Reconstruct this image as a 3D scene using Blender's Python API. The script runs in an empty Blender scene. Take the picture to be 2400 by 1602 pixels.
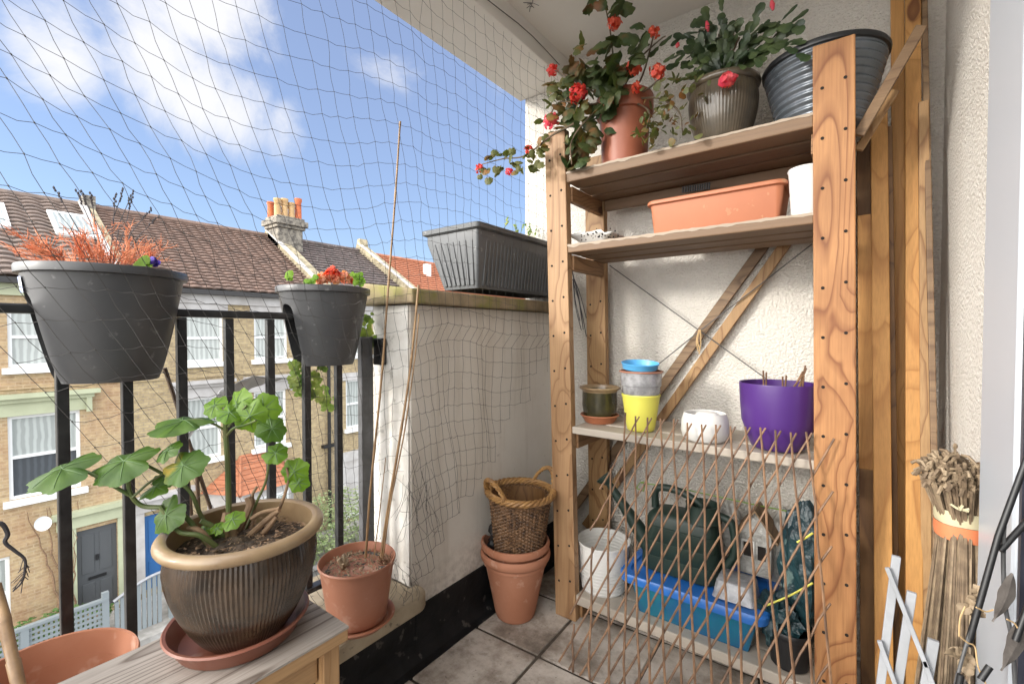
import bpy, math, random
from mathutils import Vector, Matrix, noise
R = math.radians
rnd = random.Random(7)
scene = bpy.context.scene
COL = scene.collection

# ------------------------------------------------------------ camera
FPX = 1066.67
YAW = math.atan2(800, FPX)
PIT = -math.atan2(23, FPX)
CAMZ = 1.04
cd = bpy.data.cameras.new("camera")
cd.lens = 16.0
cd.sensor_width = 36.0
cd.clip_start = 0.02
cd.clip_end = 600
cam = bpy.data.objects.new("camera", cd)
cam.location = (0, 0, CAMZ)
cam.rotation_euler = (R(90) + PIT, 0, YAW)
COL.objects.link(cam)
scene.camera = cam

# ------------------------------------------------------------ sun and sky
SUN_TRAVEL = Vector((0.47, 0.82, -0.31)).normalized()
sl = bpy.data.lights.new("sun", 'SUN')
sl.energy = 0.8
sl.angle = R(8.0)
sl.color = (1.0, 0.95, 0.87)
so = bpy.data.objects.new("sun", sl)
so.rotation_euler = SUN_TRAVEL.to_track_quat('-Z', 'Y').to_euler()
so.location = (-6, -6, 9)
COL.objects.link(so)
vs = scene.view_settings
vs.view_transform = 'Standard'
vs.look = 'None'
vs.gamma = 1
vs.exposure = 1.88
vs.use_curve_mapping = False
scene.cycles.max_bounces = 12
scene.cycles.diffuse_bounces = 8

FW = Vector((-math.sin(YAW) * math.cos(PIT), math.cos(YAW) * math.cos(PIT), math.sin(PIT)))
RT = Vector((math.cos(YAW), math.sin(YAW), 0))
UP = RT.cross(FW)


def ray(u, v):
    return FW + RT * ((u - 1200) / FPX) + UP * ((801 - v) / FPX)


def at(u, v, X=None, Y=None, Z=None, d=None):
    """world point for a measured bearing (u, v) on a known real plane"""
    r = ray(u, v)
    if X is not None:
        t = X / r.x
    elif Y is not None:
        t = Y / r.y
    elif Z is not None:
        t = (Z - CAMZ) / r.z
    else:
        t = d
    return Vector((r.x * t, r.y * t, CAMZ + r.z * t))


world = bpy.data.worlds.new("World")
scene.world = world
world.use_nodes = True
wn, wl = world.node_tree.nodes, world.node_tree.links
wn.clear()
wout = wn.new('ShaderNodeOutputWorld')
bg = wn.new('ShaderNodeBackground')
sky = wn.new('ShaderNodeTexSky')
sky.sky_type = 'NISHITA'
sky.sun_disc = False
sky.sun_elevation = math.asin(-SUN_TRAVEL.z)
sky.sun_rotation = math.atan2(-SUN_TRAVEL.x, -SUN_TRAVEL.y)
sky.air_density = 1.0
sky.dust_density = 0.4
sky.ozone_density = 3.5
bg.inputs['Strength'].default_value = 0.068
tc = wn.new('ShaderNodeTexCoord')
nz = wn.new('ShaderNodeTexNoise')
nz.inputs['Scale'].default_value = 5.0
nz.inputs['Detail'].default_value = 9
nz.inputs['Roughness'].default_value = 0.62
nz.inputs['Distortion'].default_value = 0.35
wl.new(tc.outputs['Generated'], nz.inputs['Vector'])
acc = None
for (u, v, w, a) in [(390, 150, .15, 1.0), (480, 50, .13, .9), (450, 220, .16, 1.), (555, 270, .14, .95),
                     (660, 305, .12, .75), (500, -60, .15, .9), (120, 115, .12, .85), (900, 185, .10, .22), (640, 120, .12, .3)]:
    c = ray(u, v).normalized()
    dn = wn.new('ShaderNodeVectorMath')
    dn.operation = 'DISTANCE'
    wl.new(tc.outputs['Generated'], dn.inputs[0])
    dn.inputs[1].default_value = c
    mr = wn.new('ShaderNodeMapRange')
    mr.interpolation_type = 'SMOOTHSTEP'
    mr.inputs['From Min'].default_value = 0
    mr.inputs['From Max'].default_value = w
    mr.inputs['To Min'].default_value = a
    mr.inputs['To Max'].default_value = 0
    wl.new(dn.outputs['Value'], mr.inputs['Value'])
    if acc is None:
        acc = mr.outputs[0]
    else:
        mx = wn.new('ShaderNodeMath')
        mx.operation = 'MAXIMUM'
        wl.new(acc, mx.inputs[0])
        wl.new(mr.outputs[0], mx.inputs[1])
        acc = mx.outputs[0]
ad = wn.new('ShaderNodeMath')
ad.operation = 'MULTIPLY_ADD'
wl.new(nz.outputs['Fac'], ad.inputs[0])
ad.inputs[1].default_value = 1.9
ad.inputs[2].default_value = -1.30
sm = wn.new('ShaderNodeMath')
sm.operation = 'ADD'
wl.new(acc, sm.inputs[0])
wl.new(ad.outputs[0], sm.inputs[1])
cm = wn.new('ShaderNodeMapRange')
cm.interpolation_type = 'SMOOTHSTEP'
cm.inputs['From Min'].default_value = -0.15
cm.inputs['From Max'].default_value = 0.60
cm.inputs['To Max'].default_value = 0.9
wl.new(sm.outputs[0], cm.inputs['Value'])
mix = wn.new('ShaderNodeMix')
mix.data_type = 'RGBA'
veil = wn.new('ShaderNodeMix')
veil.data_type = 'RGBA'
veil.inputs['Factor'].default_value = .34
wl.new(sky.outputs[0], veil.inputs['A'])
veil.inputs['B'].default_value = (2.5, 2.75, 4.0, 1)
wl.new(cm.outputs[0], mix.inputs['Factor'])
wl.new(veil.outputs['Result'], mix.inputs['A'])
CLOUD = 4.4
mix.inputs['B'].default_value = (CLOUD * .97, CLOUD * .96, CLOUD * .97, 1)
# bright cloud banks added out of view as fill light for the balcony
fill_bank = None
for (c, w, a) in [((1, .1, .35), .95, .30), ((.7, -.7, .4), .8, .4), ((.1, -1, .35), .85, 1.), ((-.62, -.78, .35), .62, 1.), ((0, 0, 1), .62, .8), ((-.90, -.52, .42), .42, 1.), ((.75, .7, .55), .6, .3)]:
    dn = wn.new('ShaderNodeVectorMath')
    dn.operation = 'DISTANCE'
    wl.new(tc.outputs['Generated'], dn.inputs[0])
    dn.inputs[1].default_value = Vector(c).normalized()
    mr = wn.new('ShaderNodeMapRange')
    mr.interpolation_type = 'SMOOTHSTEP'
    mr.inputs['From Min'].default_value = w * .55
    mr.inputs['From Max'].default_value = w
    mr.inputs['To Min'].default_value = a
    mr.inputs['To Max'].default_value = 0
    wl.new(dn.outputs['Value'], mr.inputs['Value'])
    if fill_bank is None:
        fill_bank = mr.outputs[0]
    else:
        mx = wn.new('ShaderNodeMath')
        mx.operation = 'MAXIMUM'
        wl.new(fill_bank, mx.inputs[0])
        wl.new(mr.outputs[0], mx.inputs[1])
        fill_bank = mx.outputs[0]
mix2 = wn.new('ShaderNodeMix')
mix2.data_type = 'RGBA'
wl.new(fill_bank, mix2.inputs['Factor'])
wl.new(mix.outputs['Result'], mix2.inputs['A'])
FILL_BANK = 25.0
mix2.inputs['B'].default_value = (FILL_BANK, FILL_BANK * .98, FILL_BANK * .95, 1)
wl.new(mix2.outputs['Result'], bg.inputs['Color'])
wl.new(bg.outputs[0], wout.inputs['Surface'])


# ------------------------------------------------------------ mesh helpers
class MB:
    def __init__(s):
        s.v = []
        s.f = []

    def add(s, vs_, fs):
        b = len(s.v)
        s.v += [tuple(p) for p in vs_]
        s.f += [tuple(i + b for i in f) for f in fs]
        return s

    def hexa(s, a):
        """8 corners: 4 lower (ccw from above), 4 upper"""
        return s.add(a, [(3, 2, 1, 0), (4, 5, 6, 7), (0, 1, 5, 4), (1, 2, 6, 5), (2, 3, 7, 6), (3, 0, 4, 7)])

    def box(s, x0, x1, y0, y1, z0, z1):
        return s.hexa([(x0, y0, z0), (x1, y0, z0), (x1, y1, z0), (x0, y1, z0), (x0, y0, z1), (x1, y0, z1), (x1, y1, z1), (x0, y1, z1)])

    def bar(s, a, b, w, t, up=(0, 0, 1)):
        """rectangular bar from a to b; w across 'side', t along the other normal"""
        a, b = Vector(a), Vector(b)
        d = (b - a).normalized()
        side = d.cross(Vector(up))
        if side.length < 1e-4:
            side = Vector((1, 0, 0))
        side.normalize()
        n = side.cross(d).normalized()
        p = []
        for c in (a, b):
            for i, j in ((-1, -1), (1, -1), (1, 1), (-1, 1)):
                p.append(c + side * (i * w / 2) + n * (j * t / 2))
        return s.add(p, [(0, 1, 2, 3), (7, 6, 5, 4), (0, 4, 5, 1), (1, 5, 6, 2), (2, 6, 7, 3), (3, 7, 4, 0)])

    def tube(s, pts, r, n=8, cap=True, flat=1.0):
        pts = [Vector(p) for p in pts]
        m = len(pts)
        rs = r if isinstance(r, (list, tuple)) else [r] * m
        base = len(s.v)
        pn = None
        for i, p in enumerate(pts):
            if i == 0:
                t = pts[1] - p
            elif i == m - 1:
                t = p - pts[i - 1]
            else:
                t = pts[i + 1] - pts[i - 1]
            if t.length < 1e-9:
                t = Vector((0, 0, 1))
            t.normalize()
            if pn is None:
                a = Vector((0, 0, 1)) if abs(t.z) < .9 else Vector((1, 0, 0))
                pn = t.cross(a).normalized()
            else:
                pn = (pn - t * pn.dot(t))
                if pn.length < 1e-6:
                    pn = t.cross(Vector((0, 0, 1)))
                pn.normalize()
            bn = t.cross(pn)
            for k in range(n):
                an = 2 * math.pi * k / n
                s.v.append(tuple(p + pn * (math.cos(an) * rs[i]) + bn * (math.sin(an) * rs[i] * flat)))
        for i in range(m - 1):
            for k in range(n):
                k2 = (k + 1) % n
                s.f.append((base + i * n + k, base + i * n + k2, base + (i + 1) * n + k2, base + (i + 1) * n + k))
        if cap:
            s.f.append(tuple(base + k for k in reversed(range(n))))
            s.f.append(tuple(base + (m - 1) * n + k for k in range(n)))
        return s

    def lathe(s, prof, n=48, c=(0, 0, 0), mod=None, cap0=True, cap1=True, tilt=None):
        base = len(s.v)
        cx, cy, cz = c
        for i, (r, z) in enumerate(prof):
            for k in range(n):
                a = 2 * math.pi * k / n
                rr = r if mod is None else mod(r, z, a, i)
                p = Vector((rr * math.cos(a), rr * math.sin(a), z))
                if tilt is not None:
                    p = tilt @ p
                s.v.append((cx + p.x, cy + p.y, cz + p.z))
        for i in range(len(prof) - 1):
            for k in range(n):
                k2 = (k + 1) % n
                s.f.append((base + i * n + k, base + i * n + k2, base + (i + 1) * n + k2, base + (i + 1) * n + k))
        if cap0:
            s.f.append(tuple(base + k for k in reversed(range(n))))
        if cap1:
            q = base + (len(prof) - 1) * n
            s.f.append(tuple(q + k for k in range(n)))
        return s

    def quad(s, a, b, c, d):
        return s.add([a, b, c, d], [(0, 1, 2, 3)])


def obj(name, mb, material, parent=None, smooth=False, bevel=0, solid=0, subsurf=0, recalc=False):
    me = bpy.data.meshes.new(name)
    me.from_pydata(mb.v, [], mb.f)
    me.update()
    if smooth:
        me.polygons.foreach_set('use_smooth', [True] * len(me.polygons))
        try:
            me.set_sharp_from_angle(angle=R(42))
        except Exception:
            pass
    me.materials.append(material)
    o = bpy.data.objects.new(name, me)
    COL.objects.link(o)
    if parent is not None:
        o.parent = parent
    if solid:
        m = o.modifiers.new('solid', 'SOLIDIFY')
        m.thickness = solid
        m.offset = 0
    if subsurf:
        m = o.modifiers.new('sub', 'SUBSURF')
        m.levels = m.render_levels = subsurf
    if bevel:
        m = o.modifiers.new('bevel', 'BEVEL')
        m.width = bevel
        m.segments = 2
        m.limit_method = 'ANGLE'
        m.angle_limit = R(40)
    return o


def tag(o, label, cat, group=None, kind=None):
    if label:
        o['label'] = label
    if cat:
        o['category'] = cat
    if group:
        o['group'] = group
    if kind:
        o['kind'] = kind
    return o


def thing(name, label, cat, loc=(0, 0, 0), group=None):
    o = bpy.data.objects.new(name, None)
    o.empty_display_size = 0.05
    o.location = loc
    COL.objects.link(o)
    return tag(o, label, cat, group)


def sub(mb, loc):
    """shift a mesh built in world space so that it sits right under an Empty at loc"""
    x, y, z = loc
    mb.v = [(a - x, b - y, c - z) for a, b, c in mb.v]
    return mb


def part(name, mb, material, root, **k):
    return obj(name, sub(mb, root.location), material, root, **k)


def subpart(name, mb, material, par, root, **k):
    return obj(name, sub(mb, root.location), material, par, **k)


# ------------------------------------------------------------ materials
def nt(name):
    m = bpy.data.materials.new(name)
    m.use_nodes = True
    n, l = m.node_tree.nodes, m.node_tree.links
    n.clear()
    out = n.new('ShaderNodeOutputMaterial')
    b = n.new('ShaderNodeBsdfPrincipled')
    l.new(b.outputs[0], out.inputs['Surface'])
    return m, n, l, b, out


def ramp(n, l, src, stops):
    r = n.new('ShaderNodeValToRGB')
    e = r.color_ramp.elements
    while len(e) < len(stops):
        e.new(0.5)
    for i, (p, c) in enumerate(stops):
        e[i].position = p
        e[i].color = (c[0], c[1], c[2], 1) if isinstance(c, (tuple, list)) else (c, c, c, 1)
    l.new(src, r.inputs['Fac'])
    return r.outputs['Color']


def noise_n(n, l, vec, scale, detail=5, rough=.55, dist=0):
    t = n.new('ShaderNodeTexNoise')
    t.inputs['Scale'].default_value = scale
    t.inputs['Detail'].default_value = detail
    t.inputs['Roughness'].default_value = rough
    t.inputs['Distortion'].default_value = dist
    l.new(vec, t.inputs['Vector'])
    return t.outputs['Fac']


def mixc(n, l, fac, a, b, mode='MIX'):
    m = n.new('ShaderNodeMix')
    m.data_type = 'RGBA'
    m.blend_type = mode
    for sock, val in (('Factor', fac), ('A', a), ('B', b)):
        if isinstance(val, (int, float)):
            m.inputs[sock].default_value = val
        elif isinstance(val, (tuple, list)):
            m.inputs[sock].default_value = (val[0], val[1], val[2], 1)
        else:
            l.new(val, m.inputs[sock])
    return m.outputs['Result']


def bump_n(n, l, b, h, strength=.3, dist=.01):
    bn = n.new('ShaderNodeBump')
    bn.inputs['Strength'].default_value = strength
    bn.inputs['Distance'].default_value = dist
    l.new(h, bn.inputs['Height'])
    l.new(bn.outputs[0], b.inputs['Normal'])


def M(name, col, rough=.6, col2=None, vscale=8, vlo=.35, vhi=.65, bump=0, bscale=60, bdist=.004, spec=.5, metal=0, coat=0,
      spots=None, sscale=40, slo=.62, shi=.68, trans=0, alpha=1, detail=5):
    m, n, l, b, out = nt(name)
    t = n.new('ShaderNodeTexCoord')
    oi = n.new('ShaderNodeObjectInfo')
    va = n.new('ShaderNodeVectorMath')
    va.operation = 'ADD'
    l.new(t.outputs['Object'], va.inputs[0])
    ml = n.new('ShaderNodeMath')
    ml.operation = 'MULTIPLY'
    l.new(oi.outputs['Random'], ml.inputs[0])
    ml.inputs[1].default_value = 37.0
    l.new(ml.outputs[0], va.inputs[1])
    vec = va.outputs[0]
    b.inputs['Roughness'].default_value = rough
    b.inputs['Specular IOR Level'].default_value = spec
    b.inputs['Metallic'].default_value = metal
    b.inputs['Coat Weight'].default_value = coat
    b.inputs['Base Color'].default_value = (*col, 1)
    c = None
    if col2:
        f = noise_n(n, l, vec, vscale, detail)
        c = ramp(n, l, f, [(vlo, col), (vhi, col2)])
    if spots:
        f = noise_n(n, l, vec, sscale, 3)
        f = ramp(n, l, f, [(slo, 0), (shi, 1)])
        c = mixc(n, l, f, c if c is not None else col, spots)
    if c is not None:
        l.new(c, b.inputs['Base Color'])
    if bump:
        bump_n(n, l, b, noise_n(n, l, vec, bscale, 4), bump, bdist)
    if trans:
        tr = n.new('ShaderNodeBsdfTranslucent')
        if c is not None:
            l.new(mixc(n, l, 1.0, c, (1.3, 1.6, .6), 'MULTIPLY'), tr.inputs['Color'])
        else:
            tr.inputs['Color'].default_value = (col[0] * 1.4, col[1] * 1.7, col[2] * .6, 1)
        ms = n.new('ShaderNodeMixShader')
        ms.inputs[0].default_value = trans
        l.new(b.outputs[0], ms.inputs[1])
        l.new(tr.outputs[0], ms.inputs[2])
        l.new(ms.outputs[0], out.inputs['Surface'])
    if alpha < 1:
        b.inputs['Alpha'].default_value = alpha
    return m


def wood(name, light, dark, axis='Z', ring=20, stretch=.13, rough=.6, knots=True, weather=None, bump=.15, tilt=0.0):
    m, n, l, b, out = nt(name)
    t = n.new('ShaderNodeTexCoord')
    oi = n.new('ShaderNodeObjectInfo')
    ml = n.new('ShaderNodeMath')
    ml.operation = 'MULTIPLY'
    l.new(oi.outputs['Random'], ml.inputs[0])
    ml.inputs[1].default_value = 23.0
    va = n.new('ShaderNodeVectorMath')
    va.operation = 'ADD'
    l.new(t.outputs['Object'], va.inputs[0])
    l.new(ml.outputs[0], va.inputs[1])
    mp = n.new('ShaderNodeMapping')
    sc = [1, 1, 1]
    sc['XYZ'.index(axis)] = stretch
    mp.inputs['Scale'].default_value = sc
    l.new(va.outputs[0], mp.inputs['Vector'])
    # flame figure: level lines of a smooth stretched noise, wrapping round the knots
    f1 = noise_n(n, l, mp.outputs[0], 6.0, 1.0, .35)
    mp3 = n.new('ShaderNodeMapping')
    sc3 = [1, 1, 1]
    sc3['XYZ'.index(axis)] = .50
    mp3.inputs['Scale'].default_value = sc3
    l.new(va.outputs[0], mp3.inputs['Vector'])
    wob = n.new('ShaderNodeTexNoise')
    wob.inputs['Scale'].default_value = 14
    l.new(mp3.outputs[0], wob.inputs['Vector'])
    wv_ = n.new('ShaderNodeVectorMath')
    wv_.operation = 'MULTIPLY_ADD'
    l.new(wob.outputs['Color'], wv_.inputs[0])
    wv_.inputs[1].default_value = (.03, .03, .03)
    l.new(mp3.outputs[0], wv_.inputs[2])
    vo = n.new('ShaderNodeTexVoronoi')
    vo.inputs['Scale'].default_value = 5.2
    l.new(wv_.outputs[0], vo.inputs['Vector'])
    mu = n.new('ShaderNodeMath')
    mu.operation = 'MULTIPLY'
    l.new(f1, mu.inputs[0])
    mu.inputs[1].default_value = ring
    if knots:
        kk = ramp(n, l, vo.outputs['Distance'], [(0, 1), (.45, 0)])
        mk = n.new('ShaderNodeMath')
        mk.operation = 'MULTIPLY_ADD'
        l.new(kk, mk.inputs[0])
        mk.inputs[1].default_value = 4.0
        l.new(mu.outputs[0], mk.inputs[2])
        mu = mk
    fr = n.new('ShaderNodeMath')
    fr.operation = 'FRACT'
    l.new(mu.outputs[0], fr.inputs[0])
    mp2 = n.new('ShaderNodeMapping')
    sc2 = [1, 1, 1]
    sc2['XYZ'.index(axis)] = .03
    mp2.inputs['Scale'].default_value = sc2
    l.new(va.outputs[0], mp2.inputs['Vector'])
    fine = noise_n(n, l, mp2.outputs[0], 260, 3, .6)
    lines = ramp(n, l, fr.outputs[0], [(0, .10), (.55, .06), (.80, .55), (.90, 1.0), (.97, .2)])
    blot = noise_n(n, l, va.outputs[0], 5, 3)
    base = mixc(n, l, lines, light, dark)
    base = mixc(n, l, ramp(n, l, blot, [(.35, 0), (.7, .5)]), base, dark)
    base = mixc(n, l, ramp(n, l, fine, [(.4, 0), (.75, .35)]), base, tuple(c * .55 for c in dark))
    if knots:
        kf = ramp(n, l, vo.outputs['Distance'], [(.0, .7), (.04, .9), (.066, 1), (.09, .25), (.17, 0)])
        base = mixc(n, l, kf, base, (dark[0] * .35, dark[1] * .25, dark[2] * .2))
    if weather:
        w = noise_n(n, l, mp.outputs[0], 30, 5, .7)
        w2 = noise_n(n, l, va.outputs[0], 9, 4, .6)
        ww = n.new('ShaderNodeMath')
        ww.operation = 'ADD'
        l.new(w, ww.inputs[0])
        l.new(w2, ww.inputs[1])
        base = mixc(n, l, ramp(n, l, ww.outputs[0], [(.42, 0), (.58, .85)]), base, weather)
    l.new(base, b.inputs['Base Color'])
    b.inputs['Roughness'].default_value = rough
    bump_n(n, l, b, mixc(n, l, .5, fine, lines), bump, .003)
    return m


def roughcast(name, col, scale=120, strength=.75, dist=.008, dull_tone=(.45, .40, .33)):
    m, n, l, b, out = nt(name)
    t = n.new('ShaderNodeTexCoord')
    a = noise_n(n, l, t.outputs['Object'], scale, 3, .5)
    a = ramp(n, l, a, [(.38, 0), (.62, 1)])
    c = noise_n(n, l, t.outputs['Object'], scale * 2.7, 2, .5)
    h = mixc(n, l, .3, a, c)
    bump_n(n, l, b, h, strength, dist)
    d = noise_n(n, l, t.outputs['Object'], 2.2, 6, .65)
    base = mixc(n, l, ramp(n, l, d, [(.45, 0), (.8, .45)]), col, dull_tone)
    base = mixc(n, l, ramp(n, l, h, [(.0, .22), (.35, 0)]), base, dull_tone)  # low spots of the bump mixed towards the duller tone
    l.new(base, b.inputs['Base Color'])
    b.inputs['Roughness'].default_value = .9
    return m


def brickmat(name, c1, c2, mort, axes='YZ', bw=.225, bh=.075, ms=.011, stain=(.2, .14, .09)):
    m, n, l, b, out = nt(name)
    t = n.new('ShaderNodeTexCoord')
    sp = n.new('ShaderNodeSeparateXYZ')
    l.new(t.outputs['Object'], sp.inputs[0])
    cb = n.new('ShaderNodeCombineXYZ')
    l.new(sp.outputs['XYZ'.index(axes[0])], cb.inputs[0])
    l.new(sp.outputs['XYZ'.index(axes[1])], cb.inputs[1])
    br = n.new('ShaderNodeTexBrick')
    l.new(cb.outputs[0], br.inputs['Vector'])
    br.inputs['Scale'].default_value = 1
    br.inputs['Brick Width'].default_value = bw
    br.inputs['Row Height'].default_value = bh
    br.inputs['Mortar Size'].default_value = ms
    br.inputs['Mortar Smooth'].default_value = .3
    br.inputs['Bias'].default_value = -.1
    br.inputs['Color1'].default_value = (*c1, 1)
    br.inputs['Color2'].default_value = (*c2, 1)
    br.inputs['Mortar'].default_value = (*mort, 1)
    f = noise_n(n, l, t.outputs['Object'], 1.1, 6, .65)
    g = noise_n(n, l, cb.outputs[0], 9, 4, .7)
    base = mixc(n, l, ramp(n, l, f, [(.42, 0), (.75, .55)]), br.outputs['Color'], stain)
    base = mixc(n, l, ramp(n, l, g, [(.35, .45), (.6, 0)]), base, tuple(min(1, c * 1.5) for c in c1))
    l.new(base, b.inputs['Base Color'])
    b.inputs['Roughness'].default_value = .92
    bump_n(n, l, b, br.outputs['Fac'], -.4, .01)
    return m


def glassmat(name, col, rough=.06):
    m, n, l, b, out = nt(name)
    t = n.new('ShaderNodeTexCoord')
    f = noise_n(n, l, t.outputs['Object'], 1.3, 2)
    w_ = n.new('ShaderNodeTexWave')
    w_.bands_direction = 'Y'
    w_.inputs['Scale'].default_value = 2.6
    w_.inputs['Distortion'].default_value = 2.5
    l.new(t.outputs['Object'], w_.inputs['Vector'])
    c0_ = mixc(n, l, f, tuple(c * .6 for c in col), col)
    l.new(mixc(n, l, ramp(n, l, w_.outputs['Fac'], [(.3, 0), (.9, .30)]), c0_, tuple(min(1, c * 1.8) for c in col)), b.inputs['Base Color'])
    b.inputs['Roughness'].default_value = rough
    b.inputs['Specular IOR Level'].default_value = .8
    return m


MT = {}
MT['pine'] = wood('pine_orange', (.44, .215, .082), (.19, .065, .018), 'Z', bump=.1)
MT['pine_mid'] = wood('pine_mid', (.42, .255, .13), (.24, .125, .055), 'Z', ring=10)
MT['pine_pale'] = wood('pine_pale', (.40, .245, .11), (.20, .095, .034), 'Z')
MT['pine_x'] = wood('pine_shelf', (.34, .19, .085), (.11, .05, .02), 'X', weather=(.17, .105, .06), knots=False, stretch=.05)
MT['pine_edge'] = wood('pine_worn_edge', (.36, .24, .14), (.13, .07, .035), 'X', weather=(.36, .29, .22), knots=False, stretch=.05)
MT['pine_y'] = wood('pine_rail', (.33, .18, .08), (.15, .07, .026), 'Y')
MT['pine_golden'] = wood('pine_golden', (.52, .27, .080), (.34, .15, .035), 'Z', ring=9)
MT['pine_brown'] = wood('pine_brown', (.20, .10, .034), (.09, .04, .013), 'Z', ring=14)
MT['slat_old'] = wood('weathered_slat', (.25, .16, .085), (.11, .06, .03), 'X', ring=12)
MT['bench_top'] = wood('bench_top', (.42, .375, .33), (.13, .10, .08), 'Y', ring=26, knots=False, stretch=.06, rough=.7)
MT['bench_pine'] = wood('bench_pine', (.50, .31, .15), (.33, .185, .08), 'Y', ring=12)
MT['bench_leg'] = wood('bench_leg', (.50, .31, .15), (.33, .185, .08), 'Z', ring=12)
MT['shelf_white'] = wood('shelf_washed', (.42, .35, .27), (.20, .145, .10), 'X', ring=14, knots=False, weather=(.44, .39, .33))
MT['hole'] = M('dowel_hole', (.012, .008, .006), .9)
MT['wall'] = roughcast('roughcast', (.72, .685, .625))


def stained(name, col, dark, streak):
    m, n, l, b, out = nt(name)
    t = n.new('ShaderNodeTexCoord')
    mp = n.new('ShaderNodeMapping')
    mp.inputs['Scale'].default_value = (9, 9, .9)
    l.new(t.outputs['Object'], mp.inputs['Vector'])
    st = noise_n(n, l, mp.outputs[0], 2.0, 6, .65)
    bl = noise_n(n, l, t.outputs['Object'], 3.2, 6, .6)
    fn = noise_n(n, l, t.outputs['Object'], 45, 4, .6)
    sp = n.new('ShaderNodeSeparateXYZ')
    l.new(t.outputs['Object'], sp.inputs[0])
    low = ramp(n, l, sp.outputs[2], [(.17, .40), (.32, 0)])
    c = mixc(n, l, ramp(n, l, bl, [(.4, 0), (.7, .7)]), col, dark)
    c = mixc(n, l, ramp(n, l, st, [(.5, 0), (.72, .55)]), c, streak)
    ml = n.new('ShaderNodeMath')
    ml.operation = 'MULTIPLY'
    l.new(low, ml.inputs[0])
    l.new(ramp(n, l, fn, [(.42, 0), (.62, 1)]), ml.inputs[1])
    c = mixc(n, l, ml.outputs[0], c, (.16, .13, .10))
    c = mixc(n, l, ramp(n, l, fn, [(.66, 0), (.74, .4)]), c, (.30, .26, .21))
    l.new(c, b.inputs['Base Color'])
    b.inputs['Roughness'].default_value = .85
    bump_n(n, l, b, mixc(n, l, .5, bl, fn), .35, .006)
    return m


MT['wall_smooth'] = stained('painted_render', (.66, .62, .56), (.56, .51, .44), (.44, .39, .32)) if True else M('smooth_render', (.68, .64, .58), .85, (.60, .56, .50), 3, bump=.12, bscale=90)
MT['wall_sun'] = M('sunlit_render', (.74, .72, .68), .85, (.58, .55, .50), 14, bump=.35, bscale=60, spots=(.40, .38, .34), sscale=30)  # paler copy of the parapet render; sunlight on the wall end put into colour
MT['ceiling'] = M('ceiling_paint', (.84, .81, .76), .9, (.77, .735, .68), 1.6, bump=.05, bscale=40)
MT['bitumen'] = M('black_bitumen', (.004, .0045, .005), .6, (.012, .012, .013), 12, spec=.25, bump=.5, bscale=14, bdist=.01, spots=(.06, .055, .05), sscale=25)
MT['coping'] = M('mossy_coping', (.32, .25, .16), .9, (.17, .13, .075), 14, bump=.4, bscale=40, spots=(.22, .20, .07), sscale=9, slo=.54, shi=.68)
MT['sill'] = M('stone_sill', (.38, .315, .22), .85, (.24, .19, .125), 9, bump=.4, bscale=70, spots=(.16, .13, .09), sscale=32)
MT['iron'] = M('black_iron', (.012, .012, .013), .35, (.03, .03, .03), 30, bump=.1, bscale=80)
MT['iron_grey'] = M('grey_iron', (.10, .10, .105), .45, (.06, .06, .06), 20)
MT['net'] = M('net_twine', (.07, .066, .062), .7)
MT['grey_plastic'] = M('dark_grey_plastic', (.055, .056, .059), .40, (.082, .082, .084), 5, bump=.04, bscale=40, spots=(.20, .20, .20), sscale=42, slo=.64, shi=.78)
MT['grey_plastic2'] = M('trough_plastic', (.085, .09, .094), .45, (.11, .115, .12), 6, spots=(.2, .2, .2), sscale=30, slo=.68)
MT['terra'] = M('terracotta', (.34, .13, .066), .75, (.41, .18, .105), 5, bump=.06, bscale=50, spots=(.62, .42, .32), sscale=16, slo=.60, shi=.8)
MT['terra_pl'] = M('terracotta_plastic', (.30, .115, .062), .5, (.37, .165, .105), 5, spots=(.62, .44, .35), sscale=14, slo=.6, shi=.85)
MT['terra_dark'] = M('terracotta_saucer', (.20, .068, .040), .4, (.26, .095, .06), 7, spots=(.34, .22, .18), sscale=20, slo=.6, shi=.8)
MT['terra_orange'] = M('trough_orange', (.46, .165, .078), .55, (.41, .145, .07), 6, spots=(.45, .2, .1), sscale=30, slo=.66)
MT['terra_red'] = M('pot_red_brown', (.37, .12, .065), .45, (.30, .09, .05), 5)
MT['rim'] = M('glazed_rim', (.35, .25, .14), .38, (.23, .15, .08), 11, coat=.3, bump=.05)
MT['glaze'] = M('brown_glaze', (.070, .044, .026), .26, (.032, .023, .016), 22, coat=.5, bump=.1, bscale=60, spots=(.46, .42, .36), sscale=34, slo=.70, shi=.76)
MT['bronze'] = M('bronze_glaze', (.13, .10, .065), .3, (.07, .055, .035), 16, coat=.5)
MT['glaze2'] = M('green_brown_glaze', (.075, .065, .025), .25, (.03, .028, .016), 12, coat=.5)
MT['soil'] = M('soil', (.03, .031, .032), .95, (.10, .095, .088), 70, bump=1, bscale=90, bdist=.01)
MT['soil_dark'] = M('dark_soil', (.035, .024, .018), .95, (.11, .075, .05), 60, bump=1, bscale=90, bdist=.01)
MT['cane'] = M('bamboo', (.32, .20, .095), .5, (.18, .105, .05), 25)
MT['cane_dark'] = M('brown_cane', (.14, .085, .05), .6, (.08, .05, .03), 30)
MT['twig'] = M('willow_twig', (.25, .14, .075), .6, (.10, .055, .032), 22, bump=.2)
MT['dead'] = M('dead_stem', (.30, .19, .11), .8, (.16, .10, .06), 30, bump=.3)
MT['straw'] = M('straw', (.22, .155, .095), .75, (.11, .075, .045), 60)
MT['straw_pale'] = M('straw_pale', (.31, .23, .145), .7, (.18, .13, .08), 60)
MT['wicker'] = M('wicker', (.23, .125, .06), .55, (.06, .03, .015), 45)
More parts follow.
